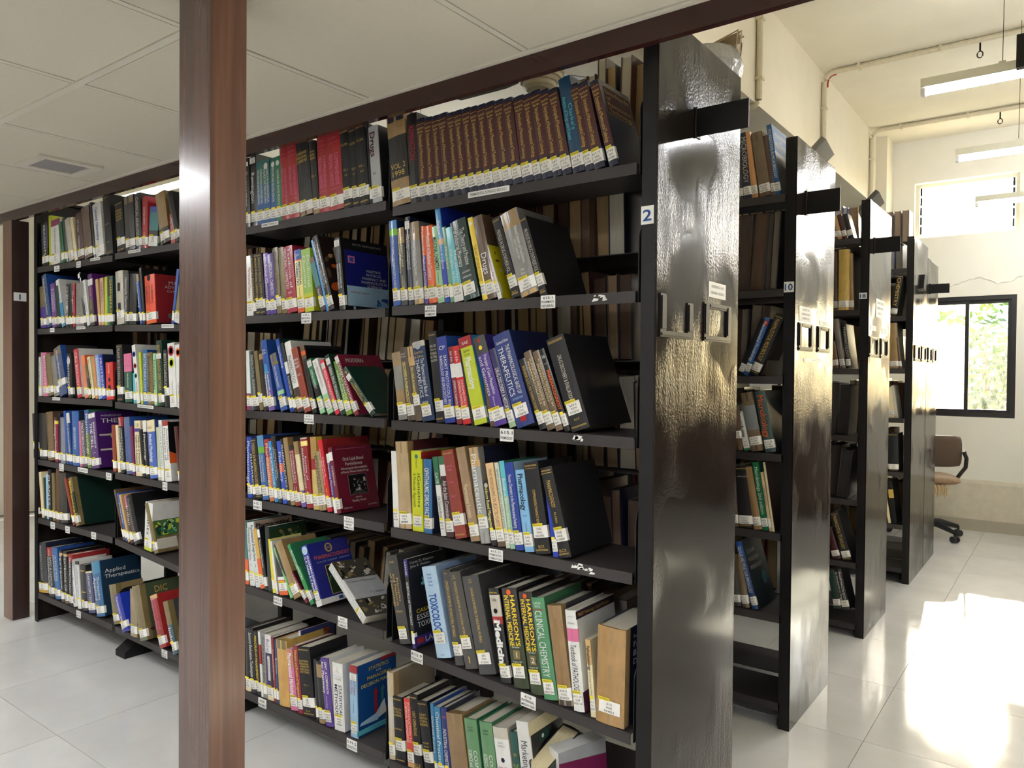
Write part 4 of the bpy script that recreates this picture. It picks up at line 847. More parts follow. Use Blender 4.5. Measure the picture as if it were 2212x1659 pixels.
R2(2, 3, (60, 700), .21697, [
 (886, 946, 870, 210, 'ck', 'PLANT BIOTECHNOLOGY', 'z', dict(lz=.035)), (960, 1034, 945, 300, 'pG', 'Nature Biotechnology', 'w', dict(b=((.63, 1, 'p'), (0, .63, (26, 84, 72))), tz=(.3, .6), ex=(('2', 'h', .5, .58, 'y', .3),))), (1046, 1070, 1035, 490, 'pq', '', 'w', {}), (1076, 1110, 1025, 215, 'pw', 'MOLECULAR', 'k', dict(ex=(('', 'o', .78, .9, 'b', .85), ('', 'o', .8, .88, 'w', .5), ('', 'o', .58, .7, 'r', .8), ('', 'o', .61, .67, 'w', .4), ('', 'o', .42, .52, 'g', .7), ('', 'o', .44, .5, 'w', .4)), tz=(.15, .36), name='tall white book with coloured rings')),
 (1120, 1140, 1095, 285, 'pl', 'Biotechnology', 'k', {}), (1144, 1186, 1135, 260, 'pb', 'BIOTECHNOLOGY', 'w', dict(b=((0, 1, (40, 104, 160)),))), (1190, 1250, 1170, 290, 'kA', 'Biotechnology', 'k', dict(c='A')), (1253, 1280, 1235, 295, 'pM', 'Enzymology', 'k', {}),
 (1300, 1352, 1270, 170, 'hG', 'BIOTECHNOLOGY DIRECTORY', 'd', dict(tlab=(.72, .8))), (1356, 1402, 1340, 260, 'hk', 'BIOTECHNOLOGY', 'z', dict(lz=.05)), (1408, 1476, 1380, 195, 'pw', 'MOLECULAR CLONING', 'k', dict(ex=(('', 'o', .82, .93, 'r', .8), ('', 'o', .84, .91, 'w', .5), ('', 'o', .64, .74, 'l', .8), ('', 'o', .66, .72, 'w', .5)), tz=(.15, .4))), (1482, 1540, 1455, 210, 'pw', 'CLONING', 'k', dict(ex=(('', 'o', .82, .93, 'o', .8), ('', 'o', .84, .91, 'w', .5)), tz=(.15, .4)))])
R2(3, 3, (60, 700), .21697, [
 (98, 130, 82, 290, 'pw', 'STATISTICS OF BIOLOGY', 'k', dict(b=((.9, 1, 'm'),))), (150, 192, 135, 290, 'pp', 'BIOLOGY', 'w', {}), (196, 252, 160, 315, 'kA', '', 'w', {}), (256, 312, 218, 330, 'kh', '', 'w', {}), (314, 392, 245, 260, 'kb', 'Modern Pharmaceutics', 'w', dict(b=((.84, 1, 'A'), (0, .84, (72, 88, 128))), lz=.05)), (396, 442, 378, 300, 'hk', 'Pharmacy', 'w', dict(ex=(('', 'o', .78, .88, 'w', .7),))),
 (488, 530, 445, 260, 'pr', 'CELL BIOLOGY', 'w', dict(b=((0, 1, (196, 50, 66)),), c='w')), (560, 597, 518, 325, 'po', '', 'w', dict(b=((0, 1, (226, 130, 96)),))), (601, 628, 556, 420, 'kA', '', 'w', dict(b=((.2, .6, 'H'),))), (635, 662, 580, 335, 'pe', 'Immunology', 'k', {}), (668, 695, 625, 325, 'pa', '', 'w', dict(b=((0, 1, (206, 140, 80)),))), (698, 734, 658, 315, 'pi', 'Immunology', 'w', dict(b=((0, 1, (130, 164, 214)),))),
 (737, 772, 695, 315, 'pB', 'PROTEINS', 'w', dict(c='n')), (776, 846, 765, 385, 'pr', 'Immunology', 'w', dict(b=((0, 1, (206, 50, 48)),), tz=(.7, .95), ex=(('', 'o', .5, .56, 'k', .3), ('', 'o', .28, .36, 'k', .4)), name='red paperback with black spots on the spine'))])
# ---------- fourth shelf
R2(0, 4, (830, 930), .25769, [
 (72, 118, 50, 175, 'pw', '', 'w', dict(lz=.02)), (124, 226, 85, 95, 'kf', '', 'w', dict(c=(90, 40, 46), name='tall wide book in creased tan paper', b=((0, 1, (186, 160, 122)),))), (232, 322, 217, 170, 'pl', 'A Molecular Approach;iGenetics', 'G', dict(b=((0, 1, (206, 214, 34)),), c=(150, 160, 40), tz=(.30, .72), ex=(('', 'o', .90, .96, 't', .3), ('Pearson', 'v', .78, .89, 'k', .14), ('3rd', 'h', .19, .22, 'k', .2)), art=[('rect', .0, .5, .9, .99, 'r')], lw=1)),
 (328, 392, 322, 240, 'hb', 'OPHTHALMIC DRUG FACTS', 'w', dict(b=((0, 1, (44, 110, 166)),), c='n', tz=(.2, .88), bold=.01)), (470, 512, 395, 225, 'pw', 'Life Science Botany', 'k', dict(b=((.64, 1, 'g'),), tz=(.2, .5), ex=(('GATE', 'v', .66, .80, 'w', .6),))), (520, 580, 448, 225, 'pm', 'Ask the Joint Commission', 'w', dict(b=((0, .72, (66, 26, 34)), (.76, .9, 'w'), (.9, 1, 'g')), tz=(.22, .7))),
 (592, 690, 475, 175, 'cR', '', 'w', dict(ex=(('PHARMACOPOEIA', 'h', .80, .83, 'p', .6), ('OF INDIA', 'h', .76, .79, 'p', .4), ('3rd Ed.', 'h', .62, .65, 'p', .4), ('VOL. 1', 'h', .46, .49, 'p', .4)), b=((0, 1, (146, 62, 50)),), c=(150, 66, 52), lz=.04)), (722, 800, 592, 150, 'kf', 'Pharmaceutical Excipients', 'e', dict(b=((0, 1, (160, 132, 104)),), tz=(.25, .6), c='f')), (806, 885, 700, 150, 'kh', 'Pharmaceutical', 'w', dict(b=((.80, 1, 'a'), (0, .8, (158, 160, 158))), c='n', lz=.045, name='grey taped book with a tan head and navy cover')),
 (895, 940, 820, 430, 'pk', 'Evidence Based Management', 'Y', dict(ex=(('', 'o', .90, .97, 'z', .7),))), (947, 1012, 840, 280, 'pa', 'WHO MONOGRAPHS ON SELECTED PLANTS', 'x', dict(b=((0, 1, (226, 190, 140)), (0, .06, 'x')))), (1016, 1050, 915, 275, 'pw', 'WHO monographs on medicinal plants', 'g', dict(b=((0, 1, (204, 210, 196)),))), (1052, 1092, 955, 260, 'pq', 'Biological Standardisation', 'w', dict(b=((0, .6, (150, 190, 160)),), c='g', tz=(.25, .8))),
 (1096, 1165, 1002, 275, 'hB', 'Process Chemistry in the Pharmaceutical Industry', 'w', dict(b=((0, 1, (24, 58, 150)),), c='i', tz=(.25, .86))), (1176, 1250, 1092, 335, 'pi', 'Pharmacology', 'k', dict(b=((0, 1, (130, 184, 226)),), tz=(.50, .95), bold=.02, ex=(('Second Edition', 'h', .42, .46, 'k', .5), ('Clarkson', 'v', .18, .38, 'k', .16)))),
 (1267, 1392, 1160, 275, 'ck', 'COMPREHENSIVE PHARMACY REVIEW', 'd', dict(tz=(.30, .70), lz=.045, ex=(('B.C.P.', 'h', .06, .1, 'd', .4), ('', 'r', .93, .933, 'd', .8)), c='k')), (1412, 1455, 1330, 400, 'pB', '', 'w', dict(c='m')),
 (1464, 1570, 1300, 320, 'ck', 'PHARMACOGNOSY', 'd', dict(tz=(.55, .85), d=.235, lz=.045, ex=(('9th Edition', 'v', .38, .5, 'd', .2), ('TYLER', 'v', .25, .33, 'd', .25), ('B.C.P.', 'h', .06, .1, 'd', .6), ('', 'r', .93, .936, 'd', .9)), name='black cloth volume with gilt lines and a wide bare cover'))])
R2(1, 4, (520, 920), .15371, [
 (85, 152, 68, 155, 'hB', 'Pharmacology', 'w', dict(b=((0, 1, (28, 66, 176)),))), (165, 208, 110, 350, 'hk', 'PHARMACY', 'w', {}), (212, 290, 125, 185, 'ck', 'TRENDS IN PHARMACOLOGY', 'd', {}), (300, 386, 210, 145, 'hb', 'and Pharmacodynamics;Clinical Pharmacokinetics', 'w', dict(b=((.72, .82, (110, 180, 60)), (0, .72, (56, 104, 164)), (.82, 1, (92, 144, 190))), tz=(.28, .70))), (398, 460, 312, 195, 'po', 'Pharmacology', 'w', dict(b=((.7, 1, (170, 50, 54)), (0, .7, (206, 116, 70))))),
 (470, 516, 368, 220, 'ps', 'A TEXTBOOK', 'w', dict(b=((0, 1, (52, 140, 200)),))), (520, 576, 415, 150, 'hk', 'Dosage Form Design;Current Concepts', 'w', dict(b=((0, .5, (30, 50, 64)),))), (585, 642, 488, 220, 'pb', 'Pharmacy', 'w', dict(b=((.5, .64, (222, 96, 66)), (0, .5, (52, 84, 190)), (.64, 1, (52, 84, 190))))), (650, 690, 540, 190, 'hk', 'PHARMACEUTICS', 'w', {}), (694, 756, 580, 175, 'kf', '', 'w', {}),
 (762, 838, 660, 280, 'hr', '& PHARMACOKINETICS;BIOPHARMACEUTICS', 'w', dict(b=((.92, 1, 'k'), (0, .92, (134, 36, 38))), tz=(.38, .9), ex=(('11', 'h', .25, .32, 'w', .4),))), (845, 908, 725, 230, 'kf', '', 'w', dict(b=((0, .72, (112, 96, 170)), (.25, .8, 'e'),))), (918, 1008, 820, 175, 'hr', 'PHARMACOLOGY;Review of', 'w', dict(b=((0, 1, (150, 34, 50)), (.88, .95, 'Y'), (.98, 1, 'z')), tz=(.28, .85), ex=(('Gobind Sparsh', 'v', .14, .24, 'w', .2),))),
 (1012, 1095, 960, 160, 'ky', '', 'k', dict(b=((0, .55, (206, 180, 108)), (.55, .7, 'r'), (.7, 1, (178, 144, 80))), c=(120, 90, 50))), (1102, 1200, 1000, 375, 'kA', 'BIOPHARMACEUTICS', 'H', dict(b=((0, 1, (170, 148, 108)),), lz=.02)), (1212, 1276, 1065, 210, 'pr', 'Controlled and Novel;Advances in', 'w', dict(b=((0, 1, (206, 36, 52)),), tz=(.35, .9), ex=(('N.K. JAIN', 'v', .18, .32, 'y', .3),))),
 (1258, 1300, 1160, 190, 'pr', '', 'w', dict(b=((0, 1, (196, 30, 52)),), c=(184, 30, 52), d=.2, y=.03, art=[('text', 'Advances in', .55, .88, .45, .05, 'w'), ('rect', .6, .95, .855, .86, 'w')], name='tall red paperback behind the maroon one')), (1304, 1342, 1185, 400, 'pw', 'Dispensing Pharmacy', 'w', dict(b=((.15, .85, 'u'),), tz=(.3, .85))),
 (1346, 1404, 1210, 315, 'pm', 'Oral Lipid-Based Formulations', 'w', dict(b=((0, 1, (112, 30, 50)),), c=(112, 28, 48), d=.185, tlab=(.80, .93), tz=(.42, .72), art=[('rect', .1, .85, .955, .96, 'p'), ('text', 'Oral Lipid-Based', .5, .80, .52, .055, 'w'), ('text', 'Formulations', .5, .725, .42, .055, 'w'), ('text', 'Enhancing the Bioavailability', .5, .655, .66, .035, 'w'), ('text', 'of Poorly Water-Soluble Drugs', .5, .60, .70, .035, 'w'), ('rect', .30, .76, .24, .55, 'h'), ('rect', .31, .75, .245, .545, 'K'), ('blobs', 16, (.34, .74, .3, .5), .010, ['h', 'z', 'H'], 12), ('poly', [(.33, .25), (.74, .25), (.62, .30), (.45, .305)], 'H'), ('text', 'edited by', .5, .205, .16, .022, 'w'), ('text', 'David J. Hauss', .5, .155, .34, .035, 'w'), ('text', 'informa', .2, .065, .2, .03, 'w'), ('text', 'Special Edition', .82, .065, .22, .022, 'w')], name='maroon paperback showing its whole front cover'))])
R2(2, 4, (60, 700), .21697, [
 (842, 876, 825, 1005, 'hR', '', 'w', {}), (890, 915, 862, 1010, 'pe', '', 'k', {}), (920, 966, 890, 930, 'hk', "BIOCHEMISTRY;HARPER'S ILLUSTRATED", 'w', dict(b=((.83, 1, 'r'),), tz=(.2, .8), ex=(('LANGE', 'v', .84, .98, 'w', .5),))), (976, 1032, 945, 930, 'hb', 'Biochemistry', 'b', dict(b=((0, 1, (88, 104, 148)),), tz=(.2, .65))), (1035, 1062, 1005, 1020, 'pv', '', 'w', dict(b=((0, 1, (110, 34, 84)),))),
 (1070, 1130, 1050, 965, 'pe', 'Textbook of Anatomy;Textbook of Anatomy', 'k', dict(tz=(.2, .75), ex=(('13', 'h', .88, .96, 'k', .7), ('', 'r', .80, .86, 'u', .9)), bold=.02)), (1135, 1170, 1095, 1055, 'hk', '', 'y', {}), (1172, 1206, 1130, 965, 'hk', 'Physiology', 'w', dict(b=((.8, 1, 'w'),), tz=(.3, .76))), (1212, 1288, 1172, 965, 'hb', 'Medical Physiology', 'w', dict(b=((.80, 1, 'e'), (0, .80, (74, 104, 184))), tz=(.28, .76), bold=.02, ex=(('HALL', 'h', .85, .9, 'k', .6),))),
 (1291, 1318, 1268, 1030, 'pe', '', 'k', dict(b=((0, 1, (190, 196, 170)),))), (1322, 1352, 1290, 960, 'pw', 'ANATOMY & PHYSIOLOGY', 'g', {}), (1362, 1424, 1330, 970, 'pw', 'Principles of;Anatomy and Physiology', 'k', dict(b=((.92, 1, 'r'),), tz=(.35, .88), d=.2, art=[('rect', .0, 1, .3, .98, 'K'), ('poly', [(0, .5), (.6, .3), (.0, .3)], 'o')])), (1495, 1530, 1445, 1025, 'hm', '', 'w', {})])
R2(3, 4, (60, 700), .21697, [
 (52, 108, 35, 892, 'hH', '', 'w', dict(lz=.05, y=-.0)), (112, 186, 100, 890, 'hH', '', 'w', dict(b=((0, 1, (44, 44, 46)),))), (196, 260, 172, 880, 'kx', '', 'w', dict(b=((0, 1, (124, 98, 66)),), c='x')), (265, 298, 255, 930, 'hm', 'Microbiological Methods', 'w', dict(b=((.85, .92, 'y'), (0, .85, (140, 36, 62))))), (303, 316, 298, 890, 'hn', '', 'w', {}), (319, 366, 315, 930, 'kh', '', 'w', dict(b=((0, 1, (132, 138, 152)),))), (385, 409, 345, 870, 'hb', '', 'w', {}), (411, 438, 372, 890, 'hb', 'BIOLOGY OF MICROORGANISMS', 'w', dict(b=((0, .8, (40, 74, 130)), (.8, 1, 'w')))),
 (440, 506, 428, 870, 'hb', 'BIOCHEMISTRY', 'w', dict(b=((0, 1, (44, 96, 166)),), tz=(.3, .7), c='n')), (511, 532, 498, 970, 'pp', '', 'w', {}), (535, 586, 505, 965, 'pH', 'MICROBIOLOGY', 'w', dict(b=((0, 1, (84, 74, 88)),))), (589, 628, 553, 860, 'pg', 'Pharmacology', 'w', dict(b=((.6, 1, (44, 90, 150)), (0, .6, (90, 120, 44))))),
 (635, 708, 590, 890, 'pu', 'THE CELL;MOLECULAR BIOLOGY OF', 'w', dict(b=((0, 1, (78, 38, 112)),), tz=(.36, .82), bold=.02, tlab=(.9, .98), d=.2, c=(70, 30, 104), ex=(('ALBERTS', 'h', .27, .29, 'w', .6),), art=[('text', 'MOLECULAR', .4, .92, .5, .03, 'w'), ('text', 'THE', .34, .83, .4, .08, 'w'), ('blobs', 12, (.35, .8, .52, .65), .014, ['l', 'A'], 4), ('blobs', 12, (.35, .8, .25, .38), .014, ['l', 'A'], 6), ('rect', .08, .38, .56, .59, 'z'), ('rect', .08, .38, .30, .33, 'z')], name='purple book with green shapes on its cover'))])
# ---------- fifth shelf
B5A = [
 (200, 328, 40, 170, 'hH', 'of Toxicology;and Methods;Principles', 'd', dict(b=((0, 1, (56, 54, 54)),), tz=(.42, .80), ex=(('HAYES', 'h', .91, .94, 'd', .4), ('THIRD EDITION', 'h', .35, .38, 'd', .6)), lw=1)),
 (348, 388, 235, 210, 'pk', 'ESSENTIALS OF TOXICOLOGY', 'w', dict(b=((.80, 1, (58, 48, 120)), (0, .06, (58, 48, 120))), tz=(.26, .74), ex=(('LANGE', 'v', .82, .97, 'w', .5),), c='k', d=.19, art=[('text', 'Curtis D. Klaassen', .08, .95, .6, .028, 'w', 'l'), ('text', 'John B. Watkins', .08, .905, .5, .028, 'w', 'l'), ('blobs', 9, (.3, .6, .6, .78), .013, ['q', 'M'], 3), ('text', 'CASARETT', .12, .40, .6, .045, 'y', 'l'), ('text', 'ESSENTIALS', .12, .33, .8, .06, 'w', 'l'), ('text', 'TOXICOLOGY', .12, .25, .8, .06, 'w', 'l'), ('rect', 0, 1, .02, .13, (58, 48, 120)), ('rect', .06, .22, .045, .105, 'r'), ('text', 'LANGE', .26, .075, .5, .06, 'w', 'l')], name='black paperback with a blue band and glowing molecule cover')),
 (628, 800, 450, 300, 'hi', 'TOXICOLOGY', 'b', dict(tz=(.24, .70), st=2.2, cap=.032, bold=.03, b=((0, 1, (176, 204, 228)),), c=(150, 176, 214), ex=tuple((s, 'h', .90 - .04 * i, .93 - .04 * i, 'b', .32) for i, s in enumerate(('Marquardt', 'Schafer', 'McClellan', 'Welsch'))) + (('ACADEMIC', 'h', .025, .045, 'b', .3),), lz=.045, lw=1, name='pale blue thick book with tall blue capitals')),
 (842, 944, 680, 330, 'hH', "DANGEROUS PROPERTIES OF INDUSTRIAL MATERIALS", 'd', dict(tz=(.30, .88), ex=(('SAX', 'h', .95, .97, 'd', .3), ('VOLUME II', 'h', .22, .24, 'd', .4)), lz=.03)),
 (960, 1112, 750, 365, 'hH', ';DANGEROUS PROPERTIES OF INDUSTRIAL MATERIALS;', 'd', dict(tz=(.32, .90), ex=(('SAX', 'h', .95, .97, 'd', .2), ('LEWIS', 'h', .925, .945, 'd', .25), ('I', 'h', .05, .14, 'd', .2)), lz=.06, lw=1, b=((0, 1, (74, 72, 70)),))),
 (1122, 1325, 915, 410, 'hH', ';DANGEROUS PROPERTIES OF INDUSTRIAL MATERIALS;', 'd', dict(tz=(.32, .88), ex=(('SAX', 'h', .95, .97, 'd', .16), ('LEWIS', 'h', .925, .945, 'd', .22), ('VOLUME III', 'h', .235, .255, 'd', .3), ('1-Z', 'h', .205, .23, 'd', .15)), lz=.03, lw=1, b=((0, 1, (66, 65, 65)),), name='thickest charcoal volume of the matching three')),
 (1370, 1490, 1220, 545, 'hk', "Medicine", 'w', dict(tz=(.13, .66), bold=.05, st=1.6, cap=.034, b=((.62, .70, 'r'), (.70, .93, 'z')), ex=(('21st', 'h', .63, .68, 'w', .5), ('Cellular', 'h', .86, .9, 'k', .5), ('', 'o', .73, .79, 'K', .4), ('INTERNATIONAL', 'h', .945, .965, 'y', .8)), c='k', name='black book with enormous white letters down its spine'))]
_o, _s = (1080, 1230), .22906
def _cv(x, y=None):
    X = (_o[0] + _s * x - 825) / .18683
    return X if y is None else (X, (_o[1] + _s * y - 1170) / .18683)
HARR = dict(tz=(.42, .93), bold=.02, st=1.6, c='k')
B5 = []
for it in [
 (130, 275, 5, 180, 'hH', "INTERNAL MEDICINE;HARRISON'S", 'y', dict(HARR, b=((0, .5, (52, 62, 40)), (.5, 1, (48, 46, 46))), ex=(('18th Edition', 'h', .40, .42, 'w', .5), ('', 'r', .29, .38, 'A', .45), ('1', 'h', .30, .37, 'w', .25), ('Chapters 1-223', 'h', .255, .275, 'w', .6), ('LONGO', 'h', .22, .24, 'y', .35), ('FAUCI', 'h', .195, .215, 'y', .35), ('KASPER', 'h', .17, .19, 'y', .35), ('', 'o', .94, .98, 'o', .3)), lw=1, lz=.03)),
 (288, 420, 165, 215, 'hH', "INTERNAL MEDICINE;HARRISON'S", 'y', dict(HARR, b=((0, .5, (52, 66, 38)), (.5, 1, (48, 46, 46))), ex=(('18th Edition', 'h', .40, .42, 'w', .5), ('', 'r', .29, .38, 'A', .45), ('2', 'h', .30, .37, 'w', .25), ('Chapters 224', 'h', .255, .275, 'w', .6), ('LONGO', 'h', .22, .24, 'y', .35), ('FAUCI', 'h', .195, .215, 'y', .35), ('', 'o', .94, .98, 'o', .3)), lw=1, lz=.03)),
 (412, 545, 278, 268, 'hg', 'CLINICAL CHEMISTRY', 'w', dict(b=((0, 1, (78, 142, 100)),), tz=(.22, .87), st=1.7, c=(64, 120, 84), ex=(('KAPLAN', 'h', .93, .96, 'w', .5), ('PESCE', 'h', .90, .925, 'w', .4), ('', 'r', .875, .882, 'r', .8), ('FIFTH', 'h', .165, .185, 'G', .35), ('EDITION', 'h', .14, .16, 'G', .45)), lw=1)),
 (552, 685, 438, 340, 'kf', '', 'w', dict(b=((0, 1, (150, 118, 76)), (0, .06, 'H')), c='H', name='thick book in smooth brown paper with a frayed foot')),
 (692, 800, 605, 385, 'hw', 'Textbook of PATHOLOGY', 'K', dict(b=((.69, .82, 'p'),), tz=(.18, .66), c='w', ex=(('SEVENTH EDITION', 'h', .925, .95, 'h', .5), ('MOHAN', 'h', .86, .885, 'K', .6)), art=[('rect', .0, 1, .91, .99, (52, 30, 44)), ('rect', 0, 1, .0, .20, (70, 30, 54)), ('text', 'FREE! Pathology Quick Review', .45, .95, .8, .035, 'd')], d=.21, lw=1, name='white book with a pink tissue picture on its spine')),
 (852, 900, 795, 665, 'pe', 'Pathophysiology', 'k', dict(tz=(.6, .92), b=((.68, 1, 'a'),), bold=.02, ex=(('for Nursing, Career Publications', 'v', .22, .58, 'k', .3),))),
 (898, 1160, 918, 525, 'kf', '', 'w', dict(b=((0, 1, (172, 134, 84)),), c='n', tape=(.9, .55, .07), y=-.008, d=.20, lw=1, lz=.03, art=[('text', "Robbins", .24, .90, .3, .035, 'w', 'l'), ('text', 'PATHOLOGIC', .24, .82, .9, .06, 'w', 'l'), ('text', 'BASIS OF', .24, .73, .7, .06, 'w', 'l'), ('text', 'DISEASE', .24, .64, .7, .06, 'w', 'l')], name='massive book taped in shiny brown paper'))]:
    a, b_ = _cv(it[0]), _cv(it[1]); c_, d_ = _cv(it[2], it[3])
    B5.append((a, b_, c_, d_) + it[4:])
R2(0, 5, (825, 1170), .18683, B5A + B5)
R2(1, 5, (520, 1100), .15371, [
 (58, 100, 30, 170, 'pt', '', 'w', dict(b=((0, .4, 'o'),), art=[('rect', 0, 1, .9, 1, 't')])), (120, 190, 62, 190, 'pw', 'Pharmaceutical Dosage Forms', 'k', dict(b=((0, 1, (216, 222, 220)),), tz=(.4, .92), ex=(('1', 'h', .3, .36, 'k', .3),), c='z', art=[('text', 'Pharmaceutical', .5, .92, .8, .08, 'k')], abold=.02)), (202, 265, 105, 185, 'pw', 'Pharmaceutical Dosage Forms', 'k', dict(b=((0, 1, (216, 222, 220)),), tz=(.4, .95), bold=.015, c=(188, 166, 150), ex=(('1', 'h', .3, .36, 'k', .3),), art=[('text', 'Pharmaceutical', .5, .93, .85, .07, 'k')], abold=.03, name='white book whose cover has a big black title')),
 (267, 328, 145, 285, 'py', '', 'R', dict(b=((0, .5, 'o'), (.5, 1, (214, 170, 80))))), (330, 372, 210, 265, 'pk', 'Pharmacognosy Phytochemistry', 'w', dict(tlab=(.84, .97), tz=(.35, .8), lab=2)), (376, 432, 325, 250, 'pG', '', 'w', dict(lab=0, b=((0, 1, (34, 42, 36)),), art=[('rect', .05, .95, .75, .95, (30, 54, 28)), ('blobs', 12, (.15, .8, .78, .93), .01, ['g', 'A'], 5), ('rect', .1, .95, .70, .75, 'y')])), (440, 482, 360, 425, 'pY', '', 'k', dict(b=((0, 1, (226, 216, 60)),), art=[('rect', .1, .95, .88, .96, 't')])),
 (486, 512, 398, 455, 'pw', 'PHARMACOGNOSY', 'r', dict(tz=(.3, .9))), (536, 655, 452, 505, 'pk', '', 'w', dict(b=((0, .3, 'o'), (.3, .36, 'w')), wr=.0, name='black paperback with an orange foot')), (690, 732, 440, 560, 'pM', '', 'w', dict(lab=0, b=((0, 1, (120, 190, 120)),))), (740, 860, 470, 495, 'kf', '', 'w', dict(c='f')),
 (905, 960, 495, 560, 'pm', 'Textbook of Medicinal Plants', 'w', dict(b=((0, 1, (116, 30, 52)),), tz=(.2, .9))), (975, 1040, 640, 520, 'pg', 'PHYTOCHEMISTRY', 'w', dict(b=((0, 1, (44, 140, 76)),), tz=(.4, .9), art=[('rect', .0, 1, .6, .98, 'g'), ('blobs', 14, (.3, .95, .62, .92), .012, ['G', 'k', 'p'], 6)], c='g')),
 (1062, 1160, 830, 540, 'pb', 'C. K. Kokate A. P. Purohit;PHARMACOGNOSY', 'w', dict(b=((0, 1, (34, 42, 140)), (0, .1, 'w')), c=(34, 40, 132), tz=(.22, .82), bold=.02, d=.19, lw=1, ex=(('', 'o', .86, .98, 'i', .9), ('50', 'h', .89, .95, 'd', .5)), art=[('disc', .5, .88, .017, 'd'), ('disc', .5, .88, .012, (34, 40, 132)), ('text', '50', .5, .88, .12, .05, 'd'), ('text', 'PHARMACOGNOSY', .54, .75, .86, .065, 'o'), ('text', 'KOKATE  PUROHIT  GOKHALE', .54, .67, .8, .025, 'i'), ('rect', .3, .8, .12, .60, 'd'), ('rect', .315, .785, .13, .59, (30, 50, 26)), ('blobs', 26, (.32, .78, .15, .57), .014, ['g', 'l', 'A', 'G'], 9), ('rect', 0, 1, 0, .09, 'w'), ('rect', .42, .52, .02, .07, 'b'), ('rect', .58, .68, .02, .07, 'r')], name='blue paperback with a gold seal and leaf photograph'))])
R2(2, 5, (60, 1000), .25915, [
 (790, 806, 708, 230, 'hx', '', 'w', {}), (808, 828, 733, 260, 'pb', 'Principles', 'w', {}), (829, 848, 750, 272, 'pa', '', 'w', {}), (850, 880, 795, 280, 'pm', 'Indian', 'w', dict(b=((.75, 1, 'p'),))), (884, 940, 806, 285, 'hk', 'Pharmacognosy', 'h', {}), (962, 1022, 975, 330, 'pw', 'Plants', 'k', dict(b=((0, .2, 'l'),))),
 (1050, 1086, 968, 345, 'kA', '', 'w', dict(c='A', d=.2, art=[('text', 'INDIAN', .5, .82, .6, .08, 'y'), ('text', 'HERBAL PHARMACOPOEIA', .5, .75, .7, .04, 'y'), ('rect', .04, .96, .30, .62, (70, 104, 60)), ('blobs', 40, (.06, .94, .32, .60), .015, ['g', 'M', 'G', 'l'], 2), ('rect', .55, .96, .06, .28, 'm'), ('blobs', 14, (.57, .94, .08, .26), .012, ['r', 'k', 'o'], 7), ('rect', .04, .5, .06, .26, 'z')], abold=.02, name='large plant book with leafy cover and yellow title'))])
R2(3, 5, (60, 1000), .25915, [
 (70, 92, 55, 65, 'hm', 'Textbook', 'w', {}), (112, 134, 82, 80, 'pe', '', 'k', {}), (136, 150, 122, 125, 'hG', '', 'w', {}), (152, 168, 142, 95, 'pi', '', 'w', {}), (170, 196, 160, 55, 'hk', 'PLANTS', 'w', {}), (202, 226, 190, 85, 'kA', '', 'w', {}), (230, 260, 228, 50, 'hx', '', 'w', dict(b=((0, 1, (96, 64, 48)),))), (263, 328, 245, 85, 'hH', '', 'w', dict(b=((0, 1, (50, 48, 46)),))),
 (372, 392, 293, 135, 'hR', '', 'w', {}), (396, 428, 330, 135, 'kA', 'Botanical', 'y', dict(c=(18, 44, 38), d=.24, b=((.25, .7, (30, 50, 40)),), name='slim taped book with a broad dark green board'))])
